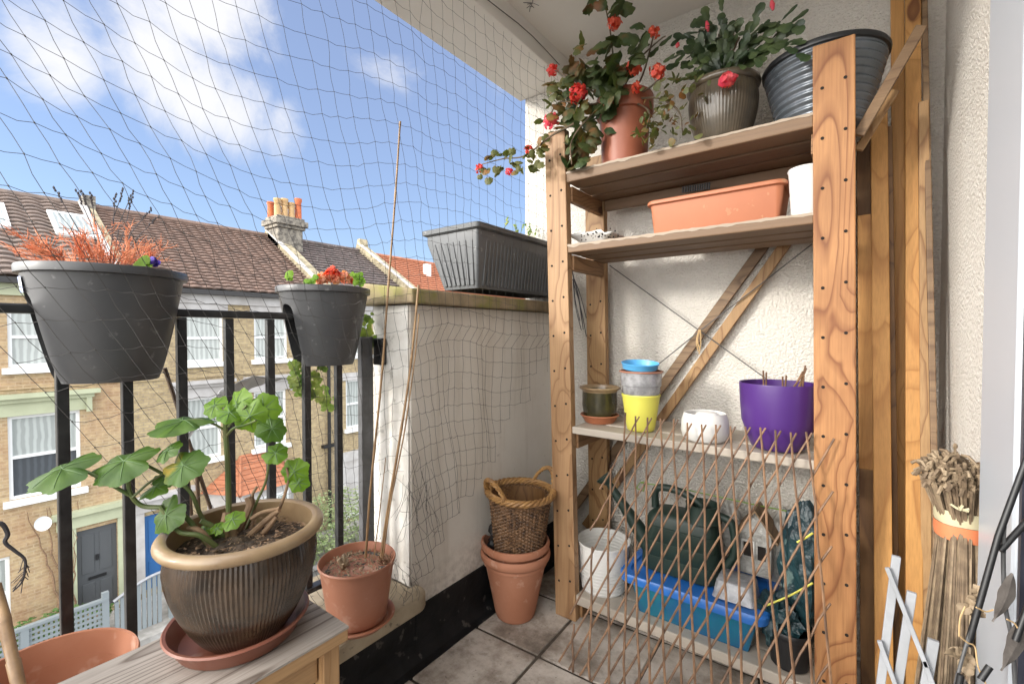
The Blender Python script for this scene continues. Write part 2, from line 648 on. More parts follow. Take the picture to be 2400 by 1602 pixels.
MT['wicker_light'] = M('wicker_rim', (.40, .22, .075), .55, (.20, .10, .035), 30)
MT['black'] = M('black_plastic', (.012, .012, .013), .45)
MT['white'] = M('white_plastic', (.72, .71, .69), .4, (.66, .65, .62), 4)
MT['white_paint'] = M('white_paint', (.34, .35, .37), .5, (.27, .28, .295), 20)
MT['upvc'] = M('door_frame_white', (.47, .50, .54), .35)
MT['gasket'] = M('gasket', (.02, .022, .035), .4)
MT['clear'] = M('clear_plastic', (.42, .42, .43), .12, (.24, .24, .25), 40, spec=.8, bump=.25, bscale=45, alpha=.82)
MT['yellow'] = M('yellow_ceramic', (.66, .62, .10), .45)
MT['blue'] = M('blue_plastic', (.10, .38, .68), .35)
MT['bluebox'] = M('blue_tub', (.008, .12, .30), .22, (.006, .19, .28), 9, spec=.6)
MT['bluelid'] = M('blue_tub_rim', (.02, .14, .48), .35)
MT['purple'] = M('purple_plastic', (.070, .024, .165), .35, (.06, .02, .145), 5)
MT['green_pl'] = M('dark_green_plastic', (.010, .024, .018), .5, (.014, .03, .022), 9)
MT['teal'] = M('teal_bag', (.014, .050, .058), .4, (.010, .028, .036), 14, bump=.9, bscale=18, bdist=.02, spots=(.13, .20, .19), sscale=24)
MT['bag'] = M('clear_bag', (.42, .41, .385), .3, (.22, .21, .19), 22, bump=.8, bscale=30, bdist=.015)
MT['peel'] = M('orange_pink_band', (.62, .19, .08), .6)
MT['cream'] = M('cream_tape', (.50, .45, .29), .5)
MT['zinc'] = M('zinc', (.17, .19, .22), .25, (.13, .15, .17), 12, metal=.35, spec=.8)
MT['zincdark'] = M('zinc_rim', (.02, .021, .023), .4)
MT['wire'] = M('wire', (.10, .095, .09), .5)
MT['twine'] = M('twine', (.50, .34, .17), .8)
MT['torn'] = M('grey_film', (.62, .62, .63), .4, (.78, .78, .79), 14, bump=.5, bscale=25, bdist=.01)
MT['leaf'] = M('pelargonium_leaf', (.045, .105, .014), .45, (.095, .175, .022), 20, trans=.35, bump=.3, bscale=35)
MT['leaf_blotch'] = M('pelargonium_leaf_yellowing', (.09, .17, .035), .5, (.52, .36, .06), 13, vlo=.52, vhi=.66, trans=.3)
MT['leaf_backlit'] = M('backlit_leaf', (.11, .22, .014), .5, (.17, .29, .022), 14, trans=.4, bump=.3, bscale=35)  # lime copy of the leaf colour, with the glow of backlight painted in
MT['leaf_dark'] = M('geranium_leaf', (.034, .062, .020), .55, (.085, .105, .034), 12, trans=.2, spots=(.20, .085, .035), sscale=9, slo=.52, shi=.66)
MT['leaf_olive'] = M('geranium_leaf_olive', (.10, .12, .038), .55, (.15, .145, .055), 14, trans=.25, spots=(.30, .12, .03), sscale=10, slo=.55, shi=.68)
MT['cactus'] = M('zygocactus', (.022, .045, .016), .4, (.12, .16, .055), 11, vlo=.4, vhi=.75, trans=.10)
MT['leaf_lime'] = M('lime_leaf', (.25, .42, .04), .5, (.18, .34, .03), 14, trans=.4)
MT['ivy'] = M('variegated_leaf', (.09, .20, .03), .5, (.42, .45, .14), 22, trans=.3)
MT['stem'] = M('green_stem', (.075, .13, .032), .5, (.12, .125, .045), 25)
MT['vein'] = M('leaf_vein', (.085, .16, .045), .5)
MT['stem_br'] = M('brown_stem', (.16, .10, .06), .7, (.10, .085, .05), 25)
MT['red'] = M('red_petal', (.70, .035, .045), .5, (.80, .10, .07), 45, trans=.25)
MT['coral'] = M('coral_petal', (.78, .15, .075), .5, (.80, .09, .06), 45, trans=.25)
MT['pinkred'] = M('pink_red_petal', (.75, .05, .11), .5, (.78, .16, .16), 45, trans=.25)
MT['peach'] = M('peach_petal', (.78, .22, .13), .5, (.86, .52, .36), 45, trans=.25)
MT['violet'] = M('violet_petal', (.16, .10, .55), .5, (.10, .05, .40), 45)
MT['heather'] = M('orange_heather', (.60, .17, .07), .7, (.78, .36, .20), 30)
MT['spike'] = M('dark_seedhead', (.07, .065, .07), .8)
MT['brick'] = brickmat('yellow_stock_brick', (.40, .315, .175), (.25, .19, .105), (.26, .215, .16))
MT['brick2'] = brickmat('stock_brick_worn', (.40, .30, .17), (.27, .19, .105), (.42, .33, .22), stain=(.36, .16, .08))
MT['stucco_green'] = M('green_cream_stucco', (.46, .49, .33), .8, (.40, .42, .28), 2)
MT['stucco'] = M('white_stucco', (.50, .485, .47), .8, (.38, .36, .34), 2.5)
MT['win'] = M('white_sash', (.75, .76, .75), .5)
MT['pane'] = glassmat('window_pane', (.40, .43, .41), .12)
MT['pane_dark'] = glassmat('dark_pane', (.07, .08, .09), .08)
MT['tile'] = M('brown_roof_tile', (.215, .14, .108), .8, (.125, .085, .068), 4.5, bump=.3, bscale=9, bdist=.02)
MT['tile_grey'] = M('grey_roof_tile', (.22, .165, .135), .8, (.13, .10, .085), 4.5)
MT['tile_dark'] = M('dark_roof_tile', (.15, .115, .105), .85, (.085, .07, .065), 4, spots=(.28, .26, .24), sscale=9)
MT['tile_orange'] = M('orange_roof_tile', (.42, .165, .085), .8, (.32, .12, .06), 5, spots=(.2, .13, .09), sscale=9)
MT['gutter'] = M('gutter', (.03, .028, .027), .5)
MT['party'] = M('party_wall_stone', (.42, .36, .24), .9, (.20, .17, .11), 5, bump=.5, bscale=14, bdist=.03)
MT['chim'] = M('chimney_stone', (.30, .27, .22), .9, (.09, .08, .07), 7, bump=.8, bscale=11, bdist=.04)
MT['cpot'] = M('chimney_pot_buff', (.56, .38, .19), .8, (.42, .26, .12), 5)
MT['cpot_red'] = M('chimney_pot_red', (.56, .16, .06), .8, (.42, .11, .05), 5)
MT['door_grey'] = M('grey_door', (.085, .09, .095), .45)
MT['door_blue'] = M('blue_door', (.03, .13, .34), .45)
MT['hedge'] = M('hedge', (.07, .15, .035), .6, (.13, .22, .06), 5, trans=.2)
MT['shrub'] = M('pale_shrub', (.20, .27, .12), .6, (.30, .33, .18), 5, trans=.2)
MT['fence'] = M('pale_blue_grey_paint', (.22, .25, .26), .6)
MT['asphalt'] = M('asphalt', (.10, .10, .10), .9, (.13, .127, .12), 3, bump=.3, bscale=50)
MT['paving'] = M('garden_paving', (.40, .385, .36), .9, (.22, .21, .19), 3, bump=.2, bscale=30)


def floortile():
    m, n, l, b, out = nt('floor_tile')
    t = n.new('ShaderNodeTexCoord')
    oi = n.new('ShaderNodeObjectInfo')
    ge = n.new('ShaderNodeNewGeometry')
    f = noise_n(n, l, t.outputs['Object'], 4.5, 7, .68)
    g = noise_n(n, l, t.outputs['Object'], 26, 5, .7)
    h = noise_n(n, l, t.outputs['Object'], 90, 3, .6)
    c = ramp(n, l, f, [(.30, (.10, .08, .065)), (.43, (.27, .225, .185)), (.55, (.50, .445, .39)), (.72, (.68, .64, .60))])
    c = mixc(n, l, ramp(n, l, g, [(.55, 0), (.72, .6)]), c, (.18, .15, .12))
    c = mixc(n, l, ramp(n, l, h, [(.66, 0), (.72, .7)]), c, (.06, .05, .04))
    l.new(c, b.inputs['Base Color'])
    b.inputs['Roughness'].default_value = .7
    bump_n(n, l, b, g, .2, .004)
    return m


MT['floortile'] = floortile()
MT['grout'] = M('grout', (.055, .042, .033), .95, (.10, .08, .06), 40, bump=.5, bscale=90)

# ============================================================ STRUCTURE
GZ = -6.15
YB = 1.80       # face of the back wall
XW = 0.20       # face of the house wall
XP = -1.10      # inner face of the parapet
CZ = 2.25       # ceiling

# far ground
g = MB().quad((-160, -120, GZ), (60, -120, GZ), (60, 160, GZ), (-160, 160, GZ))
tag(obj('ground', g, MT['asphalt']), 'dark tarmac street and ground far below the balcony', 'ground', kind='structure')
g = MB().box(-14.9, -12.9, -10, 40, GZ + .004, GZ + .16)
tag(obj('path', g, MT['paving']), 'pale paved front gardens along the terrace opposite', 'paving', kind='structure')

# balcony floor: tiles as one setting object over a grout bed
gb = MB().box(-1.12, XW + .1, -1.7, 1.84, -.16, -.006)
tag(obj('floor_bed', gb, MT['grout']), 'dark joints and bed under the balcony tiles', 'floor', kind='structure')
fl = MB()
th = R(2.0)
o0 = at(1261, 1536, Z=0)
S = 0.30
rr = random.Random(3)
for i in range(-5, 6):
    for j in range(-9, 5):
        x0, y0 = i * S, j * S
        cs = []
        gap = .006
        dz = rr.uniform(-.0015, .0015)
        quad = []
        for (a, b_) in ((x0 + gap, y0 + gap), (x0 + S - gap, y0 + gap), (x0 + S - gap, y0 + S - gap), (x0 + gap, y0 + S - gap)):
            X_ = o0.x + a * math.cos(th) - b_ * math.sin(th)
            Y_ = o0.y + a * math.sin(th) + b_ * math.cos(th)
            quad.append((X_, Y_))
        if min(q[0] for q in quad) < -1.33 or max(q[0] for q in quad) > .5 or min(q[1] for q in quad) < -1.9 or max(q[1] for q in quad) > 2.0:
            continue
        quad = [(max(-1.09, min(XW - .002, a)), max(-1.68, min(YB - .002, b_))) for a, b_ in quad]
        if max(q[0] for q in quad) - min(q[0] for q in quad) < .02:
            continue
        fl.hexa([(q[0], q[1], -.03) for q in quad] + [(q[0], q[1], dz) for q in quad])
tag(obj('floor', fl, MT['floortile'], bevel=.003), 'stained grey brown square balcony tiles', 'floor', kind='structure')

# ceiling and edge beam
c = MB().box(-1.03, .6, .15, 2.05, CZ, CZ + .2)
tag(obj('ceiling', c, MT['ceiling']), 'off white balcony soffit', 'ceiling', kind='structure')
c = MB().box(-1.30, -1.03, .15, 1.80, 2.15, CZ + .2)
tag(obj('edge_beam', c, MT['ceiling'], bevel=.004), 'painted beam along the open edge of the balcony ceiling with netting under it', 'beam')

# back wall (roughcast) behind the shelves
w = MB().box(-1.27, XW + .3, YB, YB + .22, -.2, CZ + .2)
tag(obj('back_wall', w, MT['wall']), 'cream roughcast end wall behind the timber shelf unit', 'wall')
# house wall beside the door
w = MB().box(XW, XW + .3, 1.18, YB - .002, -.2, CZ - .002)
tag(obj('house_wall', w, MT['wall']), 'cream roughcast wall between the leaning timbers and the white door frame', 'wall')
# wall behind the camera side
w = MB().box(XW, XW + .3, -1.1, -.9, -.2, CZ - .002)
tag(obj('side_wall', w, MT['wall']), 'cream house wall on the near side of the balcony door', 'wall')

# door frame + glass
dl = (XW - .02, 1.08, -.1)
d = thing('balcony_door', 'white framed balcony door with dark glass at the right edge', 'door', dl)
part('door_frame', MB().box(XW - .012, XW + .10, 1.045, 1.176, 0, CZ - .004), MT['upvc'], d, bevel=.006)
part('door_frame', MB().box(XW - .034, XW + .07, .842, 1.043, 0, CZ - .004), MT['upvc'], d, bevel=.008)
part('gasket', MB().box(XW - .030, XW + .06, .828, .840, 0, CZ - .004), MT['gasket'], d)
part('pane', MB().box(XW + .0, XW + .03, -.88, .826, .06, CZ - .004), MT['pane_dark'], d)
part('door_frame', MB().box(XW - .02, XW + .08, -.899, .826, 0, .058), MT['upvc'], d, bevel=.006)

# parapet: wall, coping, upstand
pl = (-1.2, 1.37, 0)
pw = thing('parapet_wall', 'cream painted parapet wall under a mossy stone coping', 'wall', pl)
part('inner_face', MB().box(-1.28, XP, .94, YB - .002, -.15, 1.126), MT['wall_smooth'], pw, bevel=.004)
part('sunlit_end_face', MB().box(-1.278, XP - .004, .934, .938, .245, 1.124), MT['wall_sun'], pw)
cp = MB()
cp.hexa([(-1.325, .915, 1.128), (-1.06, .915, 1.128), (-1.06, 1.798, 1.128), (-1.325, 1.798, 1.128),
         (-1.325, .915, 1.205), (-1.06, .915, 1.172), (-1.06, 1.798, 1.172), (-1.325, 1.798, 1.205)])
part('coping', cp, MT['coping'], pw, bevel=.006)
sk = MB()
sk.box(-1.13, XP + .006, .955, YB - .004, -.02, .168)
sk.box(-1.13, XP + .003, -1.7, .953, -.02, .193)
prof = [(XP + .004, .06), (XP + .012, .03), (XP + .03, .010), (XP + .05, .003), (XP + .05, -.01), (XP + .004, -.01)]
n0 = len(sk.v)
sk.v += [(x, -1.7, z) for x, z in prof] + [(x, YB - .005, z) for x, z in prof]
k = len(prof)
for i in range(k):
    j = (i + 1) % k
    sk.f.append((n0 + i, n0 + j, n0 + k + j, n0 + k + i))
part('skirting', sk, MT['bitumen'], pw)
# low kerb wall under the railing
kw = MB().box(-1.36, -1.115, -1.7, .936, -.15, .193)
tag(obj('kerb_wall', kw, MT['wall_smooth']), 'low wall carrying the stone sill under the black railing', 'wall')
# stone sill with a rounded inner corner
sl_ = MB()
out = [(-1.40, -1.7), (-1.03, -1.7)]
cxr, cyr, rad = -1.075, .915, .045
for i in range(7):
    a = i / 6 * math.pi / 2
    out.append((cxr + rad * math.cos(a), cyr + rad * math.sin(a)))
out += [(-1.098, .96), (-1.098, .9325), (-1.40, .9325)]
n = len(out)
sl_.v = [(x, y, .195) for x, y in out] + [(x, y, .245) for x, y in out]
sl_.f = [tuple(reversed(range(n))), tuple(range(n, 2 * n))] + [(i, (i + 1) % n, n + (i + 1) % n, n + i) for i in range(n)]
tag(obj('stone_sill', sl_, MT['sill'], bevel=.008), 'worn sandy stone sill with a rounded corner under the railing', 'sill')

# railing
rl = thing('railing', 'black metal balcony railing with square upright bars', 'railing', (-1.25, .2, .245))
part('top_rail', MB().box(-1.272, -1.228, -1.6, .86, 1.075, 1.093), MT['iron'], rl, bevel=.004)
part('bottom_rail', MB().box(-1.265, -1.235, -1.6, .91, .290, .305), MT['iron'], rl, bevel=.003)
for i in range(-17, 7):
    y = .184 + .1004 * i
    part('bar', MB().box(-1.2595, -1.2405, y - .0095, y + .0095, .306, 1.074), MT['iron'], rl, bevel=.002)
part('end_post', MB().box(-1.262, -1.238, .862, .905, .246, 1.025), MT['iron_grey'], rl, bevel=.003)

# fixing on the wall end
wb = thing('wall_bracket', 'small black bracket screwed to the sunlit end of the parapet wall', 'bracket', at(895, 820, Y=.92))
b0 = at(884, 792, Y=.93)
b1 = at(905, 855, Y=.93)
part('plate', MB().box(b0.x, b1.x, .912, .933, b1.z, b0.z), MT['black'], wb, bevel=.004)
for v in (803, 845):
    p = at(893, v, Y=.905)
    part('bolt', MB().tube([p, p + Vector((0, .01, 0))], .008, 8), MT['iron'], wb, smooth=True)

# ------------------------------------------------------------ the terrace opposite
FX = -15.0


def wpart(name, mb, m, root, par=None, **k):
    return obj(name, sub(mb, root.location), m, par or root, **k)


def facade(y0, y1, z0, z1, holes, x=FX, dep=.16):
    ys = sorted({y0, y1, *[h[0] for h in holes], *[h[1] for h in holes]})
    zs = sorted({z0, z1, *[h[2] for h in holes], *[h[3] for h in holes]})
    mb = MB()
    for a, b in zip(ys, ys[1:]):
        for c, d_ in zip(zs, zs[1:]):
            my, mz = (a + b) / 2, (c + d_) / 2
            if any(h[0] < my < h[1] and h[2] < mz < h[3] for h in holes):
                continue
            mb.quad((x, a, c), (x, b, c), (x, b, d_), (x, a, d_))
    for (a, b, c, d_) in holes:
        mb.quad((x, a, c), (x, a, d_), (x - dep, a, d_), (x - dep, a, c))
        mb.quad((x, b, c), (x - dep, b, c), (x - dep, b, d_), (x, b, d_))
        mb.quad((x, a, c), (x - dep, a, c), (x - dep, b, c), (x, b, c))
        mb.quad((x, a, d_), (x, b, d_), (x - dep, b, d_), (x - dep, a, d_))
    mb.quad((x, y0, z0), (x, y0, z1), (x - 8, y0, z1), (x - 8, y0, z0))
    mb.quad((x, y1, z0), (x - 8, y1, z0), (x - 8, y1, z1), (x, y1, z1))
    mb.quad((x - 8, y0, z0), (x - 8, y0, z1), (x - 8, y1, z1), (x - 8, y1, z0))
    return mb


def window(root, y0, y1, z0, z1, pane='pane', sill=True, x=FX, lower=None):
    f = MB()
    t = .07
    xa, xb = x - .12, x - .05
    f.box(xa, xb, y0 + .002, y0 + t, z0, z1 - .002)
    f.box(xa, xb, y1 - t, y1 - .002, z0, z1 - .002)
    f.box(xa, xb - .002, y0 + t, y1 - t, z1 - t, z1 - .004)
    f.box(xa, xb - .002, y0 + t, y1 - t, z0, z0 + t)
    zm = (z0 + z1) / 2
    f.box(xa, xb - .004, y0 + t, y1 - t, zm - .035, zm + .035)
    w_ = wpart('window', f, MT['win'], root)
    wpart('pane', MB().box(x - .115, x - .095, y0 + t, y1 - t, zm + .036, z1 - t - .001), MT[pane], root, w_)
    wpart('pane', MB().box(x - .118, x - .100, y0 + t, y1 - t, z0 + t + .001, zm - .036), MT[lower or pane], root, w_)
    if sill:
        wpart('sill', MB().box(x - .1, x + .12, y0 - .10, y1 + .10, z0 - .14, z0 - .004), MT['win'], root, w_)


def roof_mb(y0, y1, ze=2.26, zr=4.87, xe=FX + .22, xr=-19.0, rows=20, per=.30, amp=.030):
    mb = MB()
    dy = .05
    ny = int((y1 - y0) / dy)
    nx, nz_ = (zr - ze), (xe - xr)
    L = math.hypot(nx, nz_)
    N = Vector((nx, 0, nz_)).normalized()
    for i in range(rows):
        base = len(mb.v)
        for s_, lift in ((i, .055), (i + 1.0, .0)):
            t = s_ / rows
            for k in range(ny + 1):
                y = y0 + (y1 - y0) * k / ny
                h = amp * (abs(math.sin(math.pi * y / per)) ** .8) + lift
                p = Vector((xe + (xr - xe) * t, y, ze + (zr - ze) * t)) + N * h
                mb.v.append(tuple(p))
        for k in range(ny + 1):
            v = mb.v[base + k]
            mb.v.append((v[0] - N.x * .05, v[1], v[2] - N.z * .05))
        for k in range(ny):
            a = base + k
            b2 = base + ny + 1 + k
            c2 = base + 2 * (ny + 1) + k
            mb.f.append((a, a + 1, b2 + 1, b2))
            mb.f.append((c2, c2 + 1, a + 1, a))
    # rear slope
    mb.quad((xr, y0, zr), (xr, y1, zr), (2 * xr - xe, y1, ze), (2 * xr - xe, y0, ze))
    mb.tube([(xr, y0, zr + .05), (xr, y1, zr + .05)], .11, 8)
    return mb


def party(root, y, w=.42, zoff=.22, x0=FX + .3):
    mb = MB()
    ze, zr = 2.2, 4.87
    mb.hexa([(-19, y - w / 2, zr - .5), (x0, y - w / 2, ze - .5), (x0, y + w / 2, ze - .5), (-19, y + w / 2, zr - .5),
             (-19, y - w / 2, zr + zoff), (x0, y - w / 2, ze + zoff), (x0, y + w / 2, ze + zoff), (-19, y + w / 2, zr + zoff)])
    mb.hexa([(-23, y - w / 2, ze - .5), (-19.001, y - w / 2, zr - .5), (-19.001, y + w / 2, zr - .5), (-23, y + w / 2, ze - .5),
             (-23, y - w / 2, ze + zoff), (-19.001, y - w / 2, zr + zoff), (-19.001, y + w / 2, zr + zoff), (-23, y + w / 2, ze + zoff)])
    p = wpart('party_parapet', mb, MT['party'], root)
    cb = MB()
    cb.hexa([(-19, y - w / 2 - .04, zr + zoff + .003), (x0 + .02, y - w / 2 - .04, ze + zoff + .003), (x0 + .02, y - w / 2 + .12, ze + zoff + .003), (-19, y - w / 2 + .12, zr + zoff + .003),
             (-19, y - w / 2 - .04, zr + zoff + .06), (x0 + .02, y - w / 2 - .04, ze + zoff + .06), (x0 + .02, y - w / 2 + .12, ze + zoff + .06), (-19, y - w / 2 + .12, zr + zoff + .06)])
    wpart('flashing', cb, MT['stucco'], root, p)


def gutter(root, y0, y1, m='stucco'):
    wpart('gutter', MB().box(FX + .10, FX + .30, y0, y1, 2.12, 2.25), MT['gutter'], root)
    wpart('cornice', MB().box(FX + .003, FX + .09, y0, y1, 1.86, 2.118), MT[m], root)


def door(root, y0, y1, z0, z1, m, surround):
    dd = MB().box(FX - .12, FX - .07, y0, y1, z0, z1)
    D_ = wpart('door', dd, MT[m], root)
    pn = MB()
    cy = (y0 + y1) / 2
    for (a, b) in ((y0 + .1, cy - .05), (cy + .05, y1 - .1)):
        pn.box(FX - .069, FX - .055, a, b, z0 + .15, z0 + .75)
        pn.box(FX - .069, FX - .055, a, b, z0 + 1.0, z1 - .15)
    wpart('door_panel', pn, MT[m], root, D_, bevel=.01)
    wpart('letterbox', MB().box(FX - .054, FX - .04, cy - .17, cy + .17, z0 + .83, z0 + .90), MT['black'], root, D_)
    wpart('knocker', MB().box(FX - .054, FX - .035, cy - .03, cy + .03, z0 + 1.28, z0 + 1.42), MT['black'], root, D_)
    s = MB()
    s.box(FX + .003, FX + .06, y0 - .30, y0 - .003, z0, z1 + .12)
    s.box(FX + .003, FX + .06, y1 + .003, y1 + .22, z0, z1 + .12)
    s.box(FX + .003, FX + .09, y0 - .34, y1 + .26, z1 + .125, z1 + .42)
    s.box(FX + .003, FX + .20, y0 - .42, y1 + .34, z1 + .425, z1 + .55)
    wpart('door_surround', s, MT[surround], root)


def hood(root, y0, y1, z1, m):
    h = MB()
    h.box(FX + .003, FX + .05, y0 - .18, y1 + .20, z1 + .003, z1 + .30)
    h.box(FX + .003, FX + .14, y0 - .22, y1 + .24, z1 + .303, z1 + .40)
    h.box(FX + .003, FX + .24, y0 - .30, y1 + .34, z1 + .403, z1 + .50)
    h.box(FX + .052, FX + .13, y1 + .10, y1 + .20, z1 - .05, z1 + .30)
    wpart('window_hood', h, MT[m], root)


# House A (green cream trim), at the left of the view
A0, A1 = -3.2, 3.42
hA = thing('terraced_house', 'brick terraced house at far left with pale green trim, grey door and roof windows', 'house', (FX, 0, GZ), 'terraced houses across the street')
holes = [(1.36, 2.10, .25, 1.62), (1.33, 2.52, -2.72, -.84), (-1.6, -.6, .25, 1.62), (-1.6, -.4, -2.72, -.84), (2.40, 3.17, -5.92, -3.80), (.2, 1.32, -5.6, -3.95)]
wpart('wall', facade(A0, A1, GZ, 2.2, holes), MT['brick2'], hA)
window(hA, *holes[0], lower='pane')
window(hA, *holes[1], lower='pane_dark')
window(hA, *holes[2])
window(hA, *holes[3])
window(hA, *holes[5], lower='pane_dark')
door(hA, *holes[4], 'door_grey', 'stucco_green')
hood(hA, 1.33, 2.52, -.84, 'stucco_green')
hood(hA, -1.6, -.4, -.84, 'stucco_green')
gutter(hA, A0, A1 - .003, 'stucco_green')
wpart('string_course', MB().box(FX + .003, FX + .05, A0, A1 - .1, -.24, -.14), MT['brick2'], hA)
wpart('roof', roof_mb(A0, A1 - .15, rows=20, per=.40, amp=.06), MT['tile_grey'], hA)
party(hA, A1, zoff=.12, w=.30)
for (u0, v0, u1, v1) in ((112, 482, 212, 524), (-60, 470, 12, 512)):
    a = at(u0, v0, X=-17.9)
    b = at(u1, v1, X=-17.9)
    t = (a.z - 2.26) / 2.61
    N = Vector((2.61, 0, 4.22)).normalized()
    s1 = MB()
    for (y, zz) in ((0, 0),):
        za, zb = 3.55, 4.35
        pts = []
        for z_ in (za, zb):
            x_ = (FX + .22) + (-19 - (FX + .22)) * (z_ - 2.26) / 2.61
            pts.append((x_, z_))
        for (off) in (.06, .14):
            for (xx, z_), y_ in (((pts[0]), a.y), ((pts[0]), b.y), ((pts[1]), b.y), ((pts[1]), a.y)):
                s1.v.append((xx + N.x * off, y_, z_ + N.z * off))
        s1.f += [(3, 2, 1, 0), (4, 5, 6, 7), (0, 1, 5, 4), (1, 2, 6, 5), (2, 3, 7, 6), (3, 0, 4, 7)]
    fr_ = wpart('roof_window', s1, MT['win'], hA)
    s2 = MB()
    cy_ = (a.y + b.y) / 2
    hw = abs(b.y - a.y) / 2 - .08
    for off in (.142, .15):
        for (f_, y_) in ((.1, cy_ - hw), (.1, cy_ + hw), (.9, cy_ + hw), (.9, cy_ - hw)):
            xx = pts[0][0] + (pts[1][0] - pts[0][0]) * f_
            zz = pts[0][1] + (pts[1][1] - pts[0][1]) * f_
            s2.v.append((xx + N.x * off, y_, zz + N.z * off))
    s2.f += [(3, 2, 1, 0), (4, 5, 6, 7), (0, 1, 5, 4), (1, 2, 6, 5), (2, 3, 7, 6), (3, 0, 4, 7)]
    wpart('pane', s2, MT['pane'], hA, fr_)
ch = wpart('chimney', MB().box(-19.35, -18.75, A1 - .10, A1 + .18, 4.5, 5.22), MT['chim'], hA)
# climbing bare stem on house A
cl = MB()
for s_ in range(5):
    pts = []
    p = at(150 + s_ * 6, 1345, X=FX + .05)
    y, z = p.y, -5.9
    for i in range(14):
        pts.append((FX + .05, y, z))
        z += .22
        y += rnd.uniform(-.09, .07)
    cl.tube(pts, [.035 - .0022 * i for i in range(14)], 4)
tag(obj('climbing_stem', cl, MT['dead']), 'thick bare brown climbing stem on the brick wall beside the grey door', 'climber')
# satellite dish
dp = at(98, 1227, X=FX + .35)
sd = thing('satellite_dish', 'round white satellite dish on the brick wall left of the grey door', 'satellite dish', (FX, dp.y, dp.z))
tl = Matrix.Rotation(R(72), 3, 'Y') @ Matrix.Rotation(R(-20), 3, 'X')
part('dish', MB().lathe([(.001, .0), (.09, .012), (.155, .04), (.16, .043), (.155, .034), (.09, .003), (.001, -.01)], 24, (dp.x, dp.y, dp.z), tilt=tl, cap0=False, cap1=False), MT['win'], sd, smooth=True)
part('arm', MB().tube([(FX, dp.y, dp.z - .1), (dp.x - .05, dp.y, dp.z - .05)], .025, 6), MT['iron_grey'], sd)

# House B (middle)
B1 = 9.05
hB = thing('terraced_house', 'brick terraced house in the middle with white trim, blue door and orange tiled bay', 'house', (FX, 6, GZ), 'terraced houses across the street')
holes = [(4.62, 5.68, .18, 1.56), (6.55, 7.60, .18, 1.56), (4.60, 5.60, -2.62, -.84), (6.52, 7.54, -2.62, -.84), (3.72, 4.52, -5.86, -3.85)]
wpart('wall', facade(A1, B1, GZ, 2.2, holes), MT['brick'], hB)
for h in holes[:4]:
    window(hB, *h)
door(hB, *holes[4], 'door_blue', 'stucco')
for h in holes[:2]:
    wpart('lintel', MB().box(FX + .003, FX + .04, h[0] - .12, h[1] + .12, h[3] + .003, 1.857), MT['stucco'], hB)
for h in holes[2:4]:
    hood(hB, h[0], h[1], h[3], 'stucco')
gutter(hB, A1 + .003, B1 - .003)
wpart('string_course', MB().box(FX + .003, FX + .05, A1 + .1, B1 - .1, -.26, -.16), MT['brick'], hB)
wpart('roof', roof_mb(A1 + .16, B1 - .25, rows=24), MT['tile'], hB)
party(hB, B1, w=.5, zoff=.28)
# bay with hipped orange tiled roof
bay = MB()
bx = [(FX, 5.2), (FX + 1.0, 5.75), (FX + 1.0, 7.15), (FX, 7.75)]
n0 = len(bay.v)
bay.v += [(x, y, GZ) for x, y in bx] + [(x, y, -3.55) for x, y in bx]
bay.f += [(0, 1, 5, 4), (1, 2, 6, 5), (2, 3, 7, 6)]
bo = wpart('bay', bay, MT['stucco'], hB)
br_ = MB()
e_ = [(FX + .02, 5.0, -3.6), (FX + 1.2, 5.6, -3.6), (FX + 1.2, 7.3, -3.6), (FX + .02, 7.95, -3.6)]
t_ = [(FX + .02, 6.1, -2.78), (FX + .02, 6.85, -2.78)]
br_.v += e_ + t_
br_.f += [(0, 1, 4), (1, 2, 5, 4), (2, 3, 5), (3, 2, 1, 0)]
wpart('bay_roof', br_, MT['tile_orange'], hB, bo)
hp = MB()
for a, b in ((e_[1], t_[0]), (e_[2], t_[1]), (t_[0], t_[1])):
    hp.tube([a, b], .05, 6)
for k in range(1, 8):
    f_ = k / 8
    q = [Vector(e_[i]).lerp(Vector(t_[0 if i < 2 else 1]), f_) + Vector((.01, 0, .012)) for i in range(4)]
    hp.tube([q[0], q[1], q[2], q[3]], .014, 4)
wpart('hip_tiles', hp, MT['tile_orange'], hB, bo)
for (ya, yb, xa, xb) in ((5.85, 7.05, 1.0, 1.0),):
    f = MB().box(FX + 1.003, FX + 1.05, ya, yb, -5.2, -3.85)
    wf = wpart('window', f, MT['win'], hB, bo)
for yy in (5.92, 6.32, 6.72):
    wpart('pane', MB().box(FX + 1.053, FX + 1.06, yy, yy + .28, -5.1, -3.95), MT['pane'], hB, bo)
# chimney of house B
cy0, cy1 = B1 - .25, B1 + .75
ch = MB()
ch.box(-18.9, -18.0, cy0, cy1, 3.4, 5.15)
ch.box(-18.98, -17.92, cy0 - .08, cy1 + .08, 5.153, 5.27)
ch.box(-19.06, -17.84, cy0 - .16, cy1 + .16, 5.273, 5.50)
ch.box(-18.96, -17.94, cy0 - .06, cy1 + .06, 5.503, 5.62)
chb = wpart('chimney', ch, MT['chim'], hB, bevel=.03)
k = 0
for ix in range(2):
    for iy in range(4):
        x_ = -18.75 + ix * .55
        y_ = cy0 + .08 + iy * .28
        hgt = .62 + .1 * ((k * 7) % 3) / 2
        red = (ix == 1 and iy == 3)
        if red:
            hgt = .85
        cpm = MB().lathe([(.125, 5.62), (.115, 5.62 + hgt * .8), (.14, 5.62 + hgt * .86), (.14, 5.62 + hgt), (.09, 5.62 + hgt), (.09, 5.62 + hgt - .2)], 12, (x_, y_, 0), cap0=False)
        wpart('chimney_pot', cpm, MT['cpot_red' if red or (ix == 0 and iy == 0) else 'cpot'], hB, chb, smooth=True)
        k += 1
